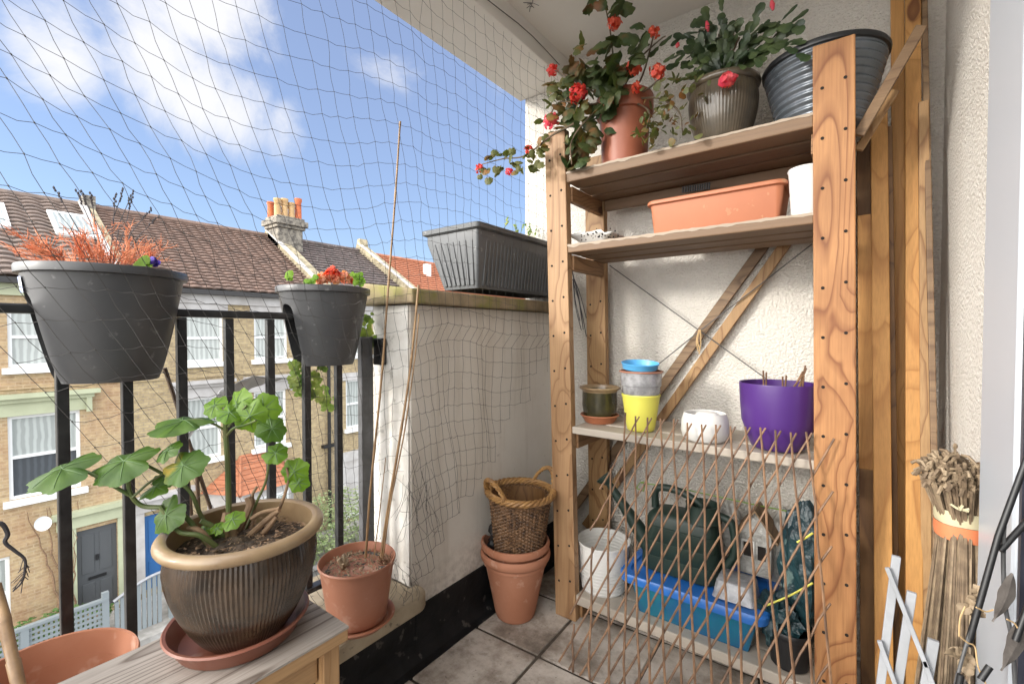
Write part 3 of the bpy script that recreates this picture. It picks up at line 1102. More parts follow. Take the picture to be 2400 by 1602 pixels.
# drainpipe
tag(obj('drainpipe', MB().tube([(FX + .12, 9.0, GZ), (FX + .12, 9.0, -3.5), (FX + .12, 9.0, 2.1)], .06, 8).box(FX + .02, FX + .2, 8.75, 9.25, -3.05, -2.95), MT['black']), 'black drainpipe running down the brick wall between two houses', 'drainpipe')

# House C
C1 = 13.3
hC = thing('terraced_house', 'brick terraced house with dark mottled roof seen right of the chimney', 'house', (FX, 11, GZ), 'terraced houses across the street')
holes = [(9.75, 10.75, -2.55, -.75), (9.75, 10.6, -5.7, -3.75), (11.6, 12.6, -2.55, -.75), (9.85, 10.8, .18, 1.56), (11.6, 12.6, .18, 1.56)]
wpart('wall', facade(B1, C1, GZ, 2.2, holes), MT['brick'], hC)
for h in holes:
    window(hC, *h)
    wpart('lintel', MB().box(FX + .003, FX + .05, h[0] - .15, h[1] + .15, h[3] + .003, h[3] + .28), MT['stucco'], hC)
wpart('porch_panel', MB().box(FX + .003, FX + .03, 9.45, 11.0, -5.9, -3.40), MT['stucco'], hC)
gutter(hC, B1 + .003, C1 - .003)
wpart('roof', roof_mb(B1 + .26, C1 - .2, rows=20, amp=.01), MT['tile_dark'], hC)
party(hC, C1, w=.42, zoff=.38)
ps = MB().hexa([(-19.3, C1 - .22, 4.7), (-18.7, C1 - .22, 4.7), (-18.7, C1 + .22, 4.7), (-19.3, C1 + .22, 4.7),
                (-19.1, C1 - .2, 5.5), (-18.9, C1 - .2, 5.5), (-18.9, C1 + .2, 5.5), (-19.1, C1 + .2, 5.5)])
wpart('ridge_peak', ps, MT['party'], hC)
# House D orange roof
D1 = 24.0
hD = thing('terraced_house', 'house with bright orange tiled roof behind the grey window trough', 'house', (FX, 18, GZ), 'terraced houses across the street')
wpart('wall', facade(C1, D1, GZ, 2.2, []), MT['brick'], hD)
gutter(hD, C1 + .003, D1)
wpart('roof', roof_mb(C1 + .22, D1, rows=20, zr=4.8, amp=.012), MT['tile_orange'], hD)
sv = at(1001, 632, X=-17.6)
wpart('roof_vent', MB().box(-17.75, -17.45, sv.y - .14, sv.y + .14, sv.z - .4, sv.z + .28), MT['win'], hD)


def foliage(n, ext, c, size, rng, mb=None, flat=1.0):
    mb = mb or MB()
    for _ in range(n):
        while True:
            p = Vector((rng.uniform(-1, 1), rng.uniform(-1, 1), rng.uniform(-1, 1)))
            if p.length < 1:
                break
        if noise.noise(p * 2.3 + Vector(c)) < -.18:
            continue
        q = Vector((c[0] + p.x * ext[0], c[1] + p.y * ext[1], c[2] + p.z * ext[2]))
        s = size * rng.uniform(.6, 1.3)
        m = Matrix.Rotation(rng.uniform(0, 6.28), 3, 'Z') @ Matrix.Rotation(rng.uniform(-1.1, 1.1), 3, 'X')
        a = [m @ Vector(v) for v in ((-s, 0, 0), (0, -s * .5, .1 * s), (s, 0, 0), (0, s * .5, .1 * s))]
        mb.add([q + x for x in a], [(0, 1, 2, 3)])
    return mb


hc = at(95, 1432, X=-13.9)
tag(obj('hedge', foliage(2600, (.42, 1.25, .48), (-14.0, hc.y, -5.55), .055, rnd), MT['hedge']), 'bushy green hedge behind the lattice fence', 'hedge')
sc_ = at(795, 1180, X=-13.2)
tag(obj('front_shrub', foliage(4200, (.9, 1.7, 1.1), (sc_.x, sc_.y - .1, -5.1), .06, rnd), MT['shrub']), 'pale leafy shrub in the garden seen between the rightmost railing bars', 'shrub')
sc_ = at(700, 1150, X=-13.2)
tag(obj('front_shrub', foliage(1500, (.6, .9, .6), (sc_.x, sc_.y - .1, -5.5), .05, rnd), MT['shrub']), 'smaller pale shrub in front of the white bay', 'shrub')

# lattice fence
lf = thing('lattice_fence', 'pale blue grey lattice fence along the front garden, bottom left', 'fence', (-13.4, 1.2, GZ))
lt = MB()
fy0, fy1 = -1.0, 2.55
zt, zb = -5.02, -5.9
for i in range(48):
    y = fy0 + (fy1 - fy0) * i / 47
    lt.box(-13.41, -13.395, y, y + .042, zb, zt)
for j in range(9):
    z = zb + (zt - zb) * j / 8
    lt.box(-13.392, -13.380, fy0, fy1, z, z + .055)
part('lattice', lt, MT['fence'], lf)
part('cap_rail', MB().box(-13.45, -13.34, fy0, fy1 + .1, zt + .034, zt + .09), MT['fence'], lf)
for y in (0.1, 1.35, 2.6):
    part('post', MB().box(-13.45, -13.35, y - .06, y + .06, GZ, zt + .03 if y < 2.5 else zt + .22), MT['fence'], lf)
gt = thing('garden_gate', 'pale blue grey garden gate with curved top in front of the grey door', 'gate', (-13.4, 3.1, GZ))
gm = MB()
for i in range(9):
    y = 2.76 + i * .10
    h = -5.12 + .30 * math.sin(i / 8 * math.pi / 2)
    gm.box(-13.42, -13.38, y, y + .075, GZ + .1, h)
part('gate_boards', gm, MT['fence'], gt)
gm = MB()
gm.tube([(-13.38, 2.74 + i * .1, -5.08 + .30 * math.sin(i / 9 * math.pi / 2)) for i in range(10)], .035, 6)
part('top_bar', gm, MT['white_paint'], gt)
part('gate_post', MB().box(-13.46, -13.34, 3.78, 3.90, GZ, -4.68).box(-13.49, -13.31, 3.75, 3.93, -4.677, -4.62), MT['fence'], gt)
bn = thing('garden_bin', 'dark grey bin standing by the gate post', 'bin', (-13.4, 4.1, GZ))
part('bin_body', MB().hexa([(-13.6, 3.98, GZ + .16), (-13.2, 3.98, GZ + .16), (-13.2, 4.25, GZ + .16), (-13.6, 4.25, GZ + .16), (-13.65, 3.96, -5.1), (-13.15, 3.96, -5.1), (-13.15, 4.28, -5.1), (-13.65, 4.28, -5.1)]), MT['iron_grey'], bn)
part('bin_lid', MB().box(-13.68, -13.12, 3.94, 4.30, -5.097, -5.03), MT['black'], bn, bevel=.02)

# ============================================================ THINGS ON THE BALCONY
def circ(ul, ur, D=None, X=None, Y=None):
    a1, a2 = math.atan((ul - 1200) / FPX), math.atan((ur - 1200) / FPX)
    c, h = (a1 + a2) / 2, (a2 - a1) / 2
    w = YAW - c
    if X is not None:
        D = -X / math.sin(w)
    elif Y is not None:
        D = Y / math.cos(w)
    return -D * math.sin(w), D * math.cos(w), D * math.sin(h)


def zat(x, y, v):
    m = (801 - v) / FPX
    return CAMZ + (m * (x * FW.x + y * FW.y) - (x * UP.x + y * UP.y)) / (UP.z - m * FW.z)


def plain_pot(root, x, y, z0, z1, rb, rt, mat, lip=.012, liph=.03, th_=.005, soil=None, soilmat='soil', n=56, mod=None, name='pot', step=True):
    h = z1 - z0
    def r_at(z):
        return rb + (rt - lip - rb) * (z - z0) / h
    pr = [(rb * .9, z0), (rb, z0 + .004)]
    zl = z1 - liph
    for i in range(1, 8):
        z = z0 + .004 + (zl - z0 - .004) * i / 7
        pr.append((r_at(z), z))
    if step:
        pr += [(rt - lip * .2, zl + .002), (rt, zl + .006)]
    pr += [(rt, z1 - .004), (rt - .002, z1), (rt - th_, z1 - .001)]
    zs = soil if soil is not None else z0 + .012
    pr += [(rt - lip - th_ if step else rt - th_ * 1.4, zl), (r_at(zs) - th_, zs)]
    o = part(name, MB().lathe(pr, n, (x, y, 0), mod=mod), MT[mat], root, smooth=True)
    if soil is not None:
        s = MB()
        rr_ = r_at(zs) - th_ + .001
        pr2 = [(rr_ * k / 6 + .0005, zs + .006 * noise.noise(Vector((k, x * 30, y * 9)))) for k in range(6, -1, -1)]
        pr2[0] = (rr_, zs - .004)
        def md(r, z, a, i):
            return r
        s.lathe(pr2, 30, (x, y, 0), cap0=False)
        for i_, v in enumerate(s.v):
            s.v[i_] = (v[0], v[1], v[2] + .006 * noise.noise(Vector(v) * 70))
        part('soil', s, MT[soilmat], root)
        # loose crumbs and chips
        ch_ = MB()
        for _ in range(420):
            a = rnd.uniform(0, 6.28)
            q = rr_ * math.sqrt(rnd.random()) * .94
            p = Vector((x + q * math.cos(a), y + q * math.sin(a), zs + .006))
            s_ = rnd.uniform(.0012, .0042)
            mm = Matrix.Rotation(rnd.uniform(0, 6), 3, 'Z') @ Matrix.Rotation(rnd.uniform(0, 6), 3, 'X')
            pts = [p + mm @ Vector(t) * s_ for t in ((1.6, 0, 0), (-.6, 1, 0), (-.6, -1, 0), (0, 0, .8))]
            ch_.add(pts, [(0, 1, 2), (0, 1, 3), (1, 2, 3), (2, 0, 3)])
        part('mulch', ch_, MT['straw_pale' if soilmat == 'soil' else 'dead'], root)
    return o


def saucer(name, label, x, y, z0, rb, rt, h, mat, cat='saucer'):
    pr = [(rb * .96, z0), (rb, z0 + .003), (rt - .003, z0 + h - .006), (rt + .002, z0 + h - .003), (rt, z0 + h), (rt - .005, z0 + h - .001), (rb - .003, z0 + .006)]
    o = obj(name, sub(MB().lathe(pr, 56, (x, y, 0)), (x, y, z0)), MT[mat], smooth=True)
    o.location = (x, y, z0)
    return tag(o, label, cat)


def leaf_mesh(mb, c, size, nrm, point, lobes=7, cup=.18, notch=.35, ring=2, seg=22, wob=.10, seed=0):
    """rounded lobed leaf; nrm = upward side; point = direction of the tip"""
    n = Vector(nrm).normalized()
    t = Vector(point)
    t = (t - n * t.dot(n))
    if t.length < 1e-4:
        t = n.orthogonal()
    t.normalize()
    s = n.cross(t)
    base = len(mb.v)
    c = Vector(c)
    mb.v.append(tuple(c))
    for j in range(1, ring + 1):
        f = j / ring
        for k in range(seg):
            a = 2 * math.pi * k / seg
            rr_ = size * (1 + .07 * math.cos(lobes * a) * f + .05 * math.cos(3 * a + seed) + (.028 * math.cos(lobes * 3 * a + 1) if seg > 40 and j == ring else 0))
            if abs(a - math.pi) < .5:
                rr_ *= 1 - notch * (1 - abs(a - math.pi) / .5)
            h = size * (-cup * f * f + wob * f * math.sin(lobes * a + seed) * .6 + .05 * math.sin(2 * a + seed))
            p = c + t * (math.cos(a) * rr_ * f) + s * (math.sin(a) * rr_ * f) + n * h
            mb.v.append(tuple(p))
    for k in range(seg):
        k2 = (k + 1) % seg
        mb.f.append((base, base + 1 + k, base + 1 + k2))
        for j in range(1, ring):
            a = base + 1 + (j - 1) * seg
            b = base + 1 + j * seg
            mb.f.append((a + k, b + k, b + k2, a + k2))
    return mb


def curve(pts, n=8):
    """Catmull-Rom through pts"""
    P = [Vector(p) for p in pts]
    P = [P[0] * 2 - P[1]] + P + [P[-1] * 2 - P[-2]]
    out_ = []
    for i in range(1, len(P) - 2):
        for k in range(n):
            t = k / n
            a, b, c, d_ = P[i - 1], P[i], P[i + 1], P[i + 2]
            out_.append(.5 * ((2 * b) + (c - a) * t + (2 * a - 5 * b + 4 * c - d_) * t * t + (3 * b - a - 3 * c + d_) * t ** 3))
    out_.append(P[-2])
    return out_


def floret(mb, c, r, rng, n=26, ps=.010):
    for _ in range(n):
        d_ = Vector((rng.gauss(0, 1), rng.gauss(0, 1), rng.gauss(0, 1) + .2)).normalized()
        p = Vector(c) + d_ * r * rng.uniform(.55, 1)
        leaf_mesh(mb, p, ps * rng.uniform(.7, 1.2), d_ + Vector((rng.uniform(-.6, .6), rng.uniform(-.6, .6), rng.uniform(-.6, .6))), (rng.uniform(-1, 1), rng.uniform(-1, 1), 0), lobes=5, cup=.3, notch=0, ring=1, seg=7)


# ------------------------------------------------------------ timber shelf unit
sh = thing('shelf_unit', 'tall pine shelf unit with drilled posts and weathered boards against the back wall', 'shelf unit', (-.43, 1.57, 0))


def post(xb, y, xt, h, w=.085, t=.034, mat='pine', top_rise=0.0):
    mb = MB()
    mb.hexa([(xb - w / 2, y, 0), (xb + w / 2, y, 0), (xb + w / 2, y + t, 0), (xb - w / 2, y + t, 0),
             (xt - w / 2, y, h), (xt + w / 2, y, h + top_rise), (xt + w / 2, y + t, h + top_rise), (xt - w / 2, y + t, h)])
    o = part('post', mb, MT[mat], sh, bevel=.003)
    hb = MB()
    z = .13
    k = 0
    while z < h - .04:
        xc = xb + (xt - xb) * z / h
        for s_ in (-1, 1):
            p = Vector((xc + s_ * w * .27, y - .0012, z + (.012 if s_ > 0 else 0)))
            hb.tube([p, p + Vector((0, .003, 0))], .0042, 8)
        z += .128
        k += 1
    subpart('dowel_holes', hb, MT['hole'], o, sh)
    return o


post(-.826, 1.425, -.877, 1.768, mat='pine_mid')
post(-.024, 1.425, -.050, 1.780, w=.089)
post(-.832, 1.708, -.862, 1.76, mat='pine_pale')
post(-.030, 1.708, -.055, 1.76, mat='pine_pale')
for z, t, mat, pref in ((1.572, .036, 'pine_x', 0), (1.322, .028, 'pine_x', 1), (.676, .026, 'shelf_white', 2), (.060, .034, 'shelf_white', 3)):
    lean = -.030 * z
    yy = 1.428 if z > 1 else 1.432
    for k in range(3):
        a = yy + k * .098
        sg = rnd.uniform(-.003, .003)
        if k == 0 and z > 1:      # worn pale top edge of the front board
            xa_, xb_ = -.787 + lean * .9, -.066 + lean * .5
            wn2 = MB()
            nseg = 60
            zt2 = z + t + sg
            for q in range(nseg + 1):
                xx = xa_ + (xb_ - xa_) * q / nseg
                e1 = .004 + .005 * abs(noise.noise(Vector((xx * 22, z * 9, 1)))) * 2
                h1 = .0025 * abs(noise.noise(Vector((xx * 34, z * 5, 7)))) * 2
                wn2.v += [(xx, a - .0015, zt2 - e1), (xx, a - .0015, zt2 + .0008 + h1), (xx, a + .085, zt2 + .0012)]
            for q in range(nseg):
                b3 = q * 3
                wn2.f += [(b3, b3 + 3, b3 + 4, b3 + 1), (b3 + 1, b3 + 4, b3 + 5, b3 + 2)]
            part('worn_edge', wn2, MT['pine_edge'], sh)
        part('shelf_board', MB().box(-.787 + lean * .9, -.066 + lean * .5, a, a + .089, z + sg, z + t + sg), MT[mat], sh, bevel=.004)
    for xx in (-.786, -.040):
        part('side_rail', MB().box(xx + lean - .010, xx + lean + .012, 1.460, 1.707, z - .058, z - .004), MT['pine_y'], sh, bevel=.002)
part('shelf_board', MB().box(-.81, -.09, 1.700, 1.730, 1.530, 1.568), MT['pine_x'], sh, bevel=.003)
# wire cross brace with twine
yk = 1.755
pA, pX, pC = at(1429, 622, Y=yk), at(1640, 775, Y=yk), at(1800, 890, Y=yk)
pB, pD = at(1903, 572, Y=yk), at(1520, 872, Y=yk)
for name, pts in (('brace_wire', [pA, pX, pC]), ('brace_wire', [pB, at(1780, 668, Y=yk), pX, pD])):
    part(name, MB().tube(pts, .0021, 6), MT['wire'], sh, smooth=True)
tw = MB()
for k in range(4):
    e_ = at(1640 + rnd.uniform(-8, 8), 812 + 6 * k, Y=yk - .01)
    tw.tube(curve([pX + Vector((rnd.uniform(-.004, .004), -.004, .004)), (pX + e_) / 2 + Vector((rnd.uniform(-.008, .008), -.006, 0)), e_], 4), .0022, 5)
part('twine_knot', tw, MT['twine'], sh)

# two thin battens leaning diagonally behind the shelves
for (a, b, yb_, yt_, lab) in (((1338, 1200), (1805, 556), 1.765, 1.785, 'upper of two pale battens leaning diagonally behind the shelf unit'),
                              ((1372, 1232), (1852, 556), 1.755, 1.775, 'lower of two pale battens leaning diagonally behind the shelf unit')):
    pa, pb = at(*a, Y=yb_), at(*b, Y=yt_)
    o = obj('leaning_batten', sub(MB().bar(pa, pb, .034, .016, up=(0, 1, 0)), pa), MT['slat_old' if 'upper' in lab else 'pine_pale'], bevel=.002)
    o.location = pa
    tag(o, lab, 'batten')

# ------------------------------------------------------------ timbers leaning in the corner
def plank(name, lab, ub, vb, Yb, ut, vt, Yt, w, t, mat, cat='plank', upv=(0, 1, 0)):
    a, b = at(ub, vb, Y=Yb), at(ut, vt, Y=Yt)
    o = obj(name, sub(MB().bar(a, b, w, t, up=upv), a), MT[mat], bevel=.002)
    o.location = a
    return tag(o, lab, cat)


def zfloor(u, Y):
    k = math.atan((u - 1200) / FPX)
    # pixel row of the floor at that bearing/plane
    r = ray(u, 900)
    t = Y / r.y
    for v in range(900, 6000, 4):
        if at(u, v, Y=Y).z < .002:
            return v
    return 6000


plank('timber_board', 'short brown board standing behind the near shelf post, lower end cut at a slant', 2032, 1098, 1.62, 2028, 505, 1.66, .036, .022, 'pine_golden')
plank('timber_board', 'grey brown shaded board directly behind the near shelf post', 2040, zfloor(2040, 1.66), 1.66, 2030, 330, 1.72, .045, .02, 'pine_brown')
plank('timber_board', 'pale yellow plank leaning right beside the near shelf post', 2073, zfloor(2073, 1.50), 1.50, 2060, 262, 1.68, .038, .022, 'pine_golden')
plank('timber_board', 'slim brown edge-on batten just right of the pale yellow plank', 2104, zfloor(2104, 1.58), 1.58, 2084, 300, 1.70, .013, .03, 'pine_brown')
plank('timber_board', 'slim honey batten rising to the ceiling left of the dark gap', 2112, zfloor(2112, 1.71), 1.71, 2102, -90, 1.76, .030, .018, 'pine_golden')
plank('timber_board', 'honey batten with nail holes, second from the right of the leaning timbers', 2143, zfloor(2143, 1.52), 1.52, 2139, -40, 1.72, .034, .022, 'pine_golden')
plank('timber_board', 'narrow pale plank at the right edge of the leaning timbers', 2172, zfloor(2172, 1.53), 1.53, 2164, 240, 1.66, .021, .022, 'pine_pale')
plank('dark_pole', 'thin dark brown pole leaning between the timbers and the wall', 2206, zfloor(2206, 1.40), 1.40, 2166, -10, 1.72, .013, .012, 'slat_old', 'pole')
plank('diagonal_slat', 'weathered slat laid diagonally across the tops of the timbers', 2012, 318, 1.46, 2160, 62, 1.50, .024, .012, 'slat_old', 'slat')
plank('diagonal_slat', 'short pale slat end under the weathered diagonal slat', 2012, 352, 1.50, 2098, 212, 1.53, .020, .010, 'pine_pale', 'slat')
# ------------------------------------------------------------ things on the top shelf
TZ = 1.609
# geranium in terracotta pot
x, y, r = circ(1394, 1530, Y=1.545)
gp = thing('potted_geranium', 'trailing geranium with red flowers in a terracotta pot on the top shelf', 'potted plant', (x, y, TZ))
ztop = zat(x, y, 232)
plain_pot(gp, x, y, TZ, ztop, r * .76, r * .98, 'terra_red', lip=.009, liph=.065, soil=ztop - .03, soilmat='soil_dark')
stems = MB()
lv1, lv2 = MB(), MB()
gr = random.Random(11)
paths = [
    [(1460, 232, 1.545), (1440, 150, 1.52), (1428, 60, 1.50), (1410, -20, 1.50)],
    [(1450, 235, 1.54), (1490, 150, 1.50), (1545, 95, 1.50), (1560, 85, 1.5)],
    [(1440, 235, 1.54), (1390, 215, 1.46), (1330, 180, 1.42), (1300, 165, 1.41)],
    [(1440, 235, 1.54), (1380, 245, 1.44), (1310, 240, 1.40), (1285, 285, 1.39)],
    [(1440, 235, 1.54), (1385, 270, 1.43), (1340, 330, 1.39), (1340, 385, 1.385)],
    [(1345, 290, 1.39), (1290, 320, 1.37), (1230, 365, 1.36), (1180, 372, 1.36), (1130, 385, 1.36)],
    [(1470, 235, 1.54), (1530, 200, 1.47), (1560, 160, 1.46)],
    [(1470, 235, 1.54), (1540, 230, 1.45), (1590, 260, 1.42), (1600, 310, 1.41)],
    [(1470, 235, 1.53), (1520, 260, 1.44), (1510, 320, 1.42)],
    [(1455, 232, 1.53), (1500, 190, 1.50), (1530, 90, 1.5), (1528, 75, 1.5)],
]
for P in paths:
    c_ = curve([at(u, v, Y=Y) for u, v, Y in P], 6)
    m_ = len(c_)
    stems.tube(c_, [.0040 - .0024 * i / m_ for i in range(m_)], 6)
part('stems', stems, MT['stem_br'], gp, smooth=True)


def scatter(mb, clusters, rng, Ybase, smin, smax, depth=.07, lob=7):
    for (u, v, n_, su, sv_) in clusters:
        for _ in range(int(n_ * 1.9)):
            uu, vv = rng.gauss(u, su), rng.gauss(v, sv_)
            p = at(uu, vv, Y=Ybase + rng.uniform(-depth, depth))
            nrm = Vector((rng.uniform(-.8, .8), rng.uniform(-1.1, .1), rng.uniform(-.1, 1.0)))
            leaf_mesh(mb, p, rng.uniform(smin, smax), nrm, (rng.uniform(-1, 1), rng.uniform(-.5, .3), rng.uniform(-1, .3)), lobes=lob, cup=rng.uniform(.1, .5), ring=2, seg=18, seed=rng.random() * 6)


scatter(lv1, [(1385, 155, 7, 26, 20), (1410, 195, 9, 28, 22), (1440, 215, 8, 22, 14), (1350, 165, 5, 15, 16), (1400, 105, 3, 14, 10), (1460, 95, 3, 20, 12),
              (1440, 12, 4, 16, 8), (1410, 262, 7, 18, 20), (1380, 300, 8, 22, 24), (1345, 340, 7, 12, 18), (1345, 375, 6, 14, 10), (1385, 18, 2, 8, 8), (1340, 250, 6, 20, 20),
              (1500, 108, 4, 14, 18), (1475, 150, 4, 12, 12), (1330, 210, 5, 18, 16), (1430, 175, 5, 20, 10)], gr, 1.46, .018, .036)
scatter(lv2, [(1295, 210, 6, 12, 20), (1300, 260, 5, 14, 14), (1360, 100, 2, 10, 10), (1335, 195, 4, 14, 14), (1370, 260, 5, 16, 18), (1300, 320, 5, 16, 14)], gr, 1.43, .015, .027)
part('leaves', lv1, MT['leaf_dark'], gp, smooth=True)
part('leaves', lv2, MT['leaf_olive'], gp, smooth=True)
lv3, lv4 = MB(), MB()
scatter(lv3, [(1150, 362, 3, 8, 4), (1140, 395, 4, 9, 8), (1180, 365, 3, 8, 6), (1165, 400, 3, 8, 6), (1215, 405, 3, 10, 6), (1240, 360, 4, 12, 8), (1255, 395, 4, 10, 8), (1200, 380, 3, 12, 6), (1270, 345, 4, 8, 10), (1140, 422, 2, 4, 4)], gr, 1.36, .012, .018, .02)
part('leaves', lv3, MT['leaf_olive'], gp, smooth=True)
# small trailing succulent like foliage to the right of the pot
for (u, v, n_, su, sv_) in [(1560, 230, 26, 26, 26), (1585, 280, 24, 26, 26), (1520, 290, 18, 20, 22), (1510, 320, 12, 16, 12), (1600, 190, 18, 24, 20), (1560, 300, 14, 26, 16), (1545, 250, 12, 30, 30)]:
    for _ in range(n_):
        p = at(gr.gauss(u, su), gr.gauss(v, sv_), Y=1.42 + gr.uniform(-.04, .05))
        leaf_mesh(lv4, p, gr.uniform(.007, .015), (gr.uniform(-.8, .8), gr.uniform(-1, .2), gr.uniform(-.2, 1)), (gr.uniform(-1, 1), 0, gr.uniform(-1, .5)), lobes=3, cup=.3, notch=0, ring=1, seg=9)
part('leaves', lv4, MT['leaf_olive'], gp, smooth=True)
for (u, v, rr_, Y, m_) in [(1440, 55, .021, 1.49, 'coral'), (1356, 221, .026, 1.40, 'red'), (1292, 282, .024, 1.39, 'pinkred'), (1294, 165, .018, 1.42, 'red'),
                           (1485, 158, .020, 1.46, 'coral'), (1540, 170, .021, 1.45, 'coral'), (1532, 76, .016, 1.5, 'coral'), (1240, 352, .015, 1.36, 'red'),
                           (1124, 395, .014, 1.36, 'red'), (1193, 402, .012, 1.36, 'pinkred'), (1492, 205, .015, 1.45, 'coral')]:
    fm = MB()
    floret(fm, at(u, v, Y=Y), rr_ * 1.35, gr, n=int(40 + rr_ * 1800), ps=rr_ * .34)
    part('flower', fm, MT[m_], gp, smooth=True)

# christmas cactus in ribbed brown pot
x, y, r = circ(1606, 1776, Y=1.56)
kp = thing('potted_cactus', 'christmas cactus in a ribbed brown glazed pot on the top shelf', 'potted plant', (x, y, TZ))
zr = zat(x, y, 196)


def flute(n_, amp):
    def f(r_, z_, a, i):
        return r_ * (1 + amp * math.cos(n_ * a))
    return f


def ribbed_pot(root, x, y, z0, z1, R_, n_=72, rimmat='rim', body='glaze', k=1.0, belly=.97, foot=.55, soil=.03):
    h = z1 - z0
    pr = []
    for i in range(15):
        t = i / 14
        rr_ = R_ * (foot + (belly - foot) * math.sin(min(1, t * 1.12) * math.pi / 2) ** .8) - (R_ * .05 * max(0, t - .8) / .2)
        pr.append((rr_, z0 + h * .90 * t))
    part('pot', MB().lathe(pr, n_ * 4, (x, y, 0), mod=flute(n_, .0065), cap1=False), MT[body], root, smooth=True)
    rm = []
    rt_ = h * .055
    for i in range(13):
        a = -math.pi * .5 + math.pi * 1.25 * i / 12
        rm.append((R_ * .93 + R_ * .09 * math.cos(a), z1 - rt_ + rt_ * math.sin(a)))
    rm = [(R_ * .88, z1 - 2.2 * rt_)] + rm + [(R_ * .86, z1 - rt_ * 2), (R_ * .84, z1 - h * .25), (R_ * .80, z1 - h * .5)]
    part('rim', MB().lathe(rm, 72, (x, y, 0), cap0=False, cap1=False), MT[rimmat], root, smooth=True)
    s = MB()
    zs = z1 - soil
    s.lathe([(R_ * .845 * q / 7 + .0003, zs + .010 * (1 - q / 7)) for q in range(7, -1, -1)], 40, (x, y, 0), cap0=False)
    for i_, v in enumerate(s.v):
        s.v[i_] = (v[0], v[1], v[2] + .010 * noise.noise(Vector(v) * 45))
    part('soil', s, MT['soil_dark'], root)


ribbed_pot(kp, x, y, TZ, zr - .004, r, 64, rimmat='bronze', body='bronze', foot=.56)
cc = Vector((x, y, zr - .02))
seg_mb = MB()
kr = random.Random(5)


def cactus_chain(P, L=.042, w=.0105):
    c_ = curve(P, 14)
    acc_ = 0
    last = c_[0]
    pts = [c_[0]]
    for q in c_[1:]:
        if (q - last).length >= L:
            pts.append(q)
            last = q
    face = Vector((kr.uniform(-.4, .4), -1, kr.uniform(-.3, .6))).normalized()
    for a, b in zip(pts, pts[1:]):
        d_ = (b - a)
        s_ = d_.cross(face).normalized()
        ww = w * kr.uniform(.8, 1.25)
        nn = face * .0016
        ring_ = [a + s_ * .003, a.lerp(b, .25) + s_ * ww * .8, a.lerp(b, .42) + s_ * ww * .72, a.lerp(b, .70) + s_ * ww * 1.1, a.lerp(b, .93) + s_ * ww * .7,
                 a.lerp(b, 1.0) + s_ * .002, a.lerp(b, .93) - s_ * ww * .7, a.lerp(b, .70) - s_ * ww * 1.1, a.lerp(b, .42) - s_ * ww * .72, a.lerp(b, .25) - s_ * ww * .8]
        m_ = len(ring_)
        mid = [a.lerp(b, .5) + nn, a.lerp(b, .5) - nn]
        base = len(seg_mb.v)
        seg_mb.v += [tuple(q) for q in ring_] + [tuple(q) for q in mid]
        for i in range(m_):
            j = (i + 1) % m_
            seg_mb.f.append((base + i, base + j, base + m_))
            seg_mb.f.append((base + j, base + i, base + m_ + 1))


ends = [(1520, 135, 1.5), (1560, 120, 1.52), (1590, 95, 1.5), (1650, 15, 1.55), (1690, -20, 1.55), (1750, 0, 1.5), (1790, 5, 1.52), (1830, 15, 1.5), (1870, 10, 1.5), (1925, 0, 1.5), (1915, 30, 1.48),
        (1900, 75, 1.45), (1880, 95, 1.45), (1915, 95, 1.43), (1905, 145, 1.42), (1850, 130, 1.45), (1800, 150, 1.45), (1790, 165, 1.43), (1540, 170, 1.46), (1565, 200, 1.44), (1580, 150, 1.45),
        (1625, 60, 1.5), (1610, 80, 1.55), (1700, 60, 1.5), (1720, 100, 1.46), (1660, 110, 1.46), (1640, 130, 1.45), (1760, 90, 1.47), (1840, 60, 1.47), (1860, 80, 1.5), (1590, 190, 1.44),
        (1600, 120, 1.43), (1690, 130, 1.44), (1740, 140, 1.43), (1665, 40, 1.58), (1820, 100, 1.47), (1780, 40, 1.45), (1895, 45, 1.55), (1610, 160, 1.44), (1550, 150, 1.5), (1720, 20, 1.6), (1620, 35, 1.6),
        (1570, 140, 1.44), (1630, 90, 1.46), (1680, 95, 1.45), (1710, 75, 1.44), (1655, 65, 1.45), (1605, 140, 1.46), (1770, 120, 1.44), (1735, 60, 1.46), (1700, 35, 1.5), (1585, 170, 1.47), (1645, 150, 1.44), (1625, 175, 1.43), (1750, 165, 1.44)]
for (u, v, Y) in ends:
    e_ = at(u, v, Y=Y)
    hgt = max(e_.z, cc.z) + kr.uniform(.0, .05)
    if v < 60:
        m1 = cc.lerp(e_, .5) + Vector((0, 0, .02))
    else:
        m1 = cc.lerp(e_, .55)
        m1.z = hgt + .02
    st_ = cc + Vector((kr.uniform(-.04, .04), kr.uniform(-.04, .03), 0))
    cactus_chain([st_, m1, e_], w=kr.uniform(.0085, .0125))
part('stem_segments', seg_mb, MT['cactus'], kp)
sb = MB()
for k in range(8):
    e_ = cc + Vector((kr.uniform(-.08, .09), kr.uniform(-.06, .04), kr.uniform(.08, .2)))
    sb.tube([cc, cc.lerp(e_, .5) + Vector((0, 0, .03)), e_], [.006, .005, .003], 6)
part('woody_stem', sb, MT['stem_br'], kp, smooth=True)
for (u, v, rr_, Y) in [(1706, 186, .024, 1.43)]:
    fm = MB()
    floret(fm, at(u, v, Y=Y), rr_, gr, n=40, ps=.011)
    part('flower', fm, MT['pinkred'], kp, smooth=True)
for (u, v, u2, v2) in [(1808, 0, 1812, 24), (1656, 50, 1660, 74), (1925, 92, 1932, 96), (1590, 100, 1586, 112)]:
    a, b = at(u, v, Y=1.49), at(u2, v2, Y=1.49)
    part('bud', MB().tube([a, a.lerp(b, .5), b], [.003, .007, .003], 8), MT['pinkred'], kp, smooth=True)

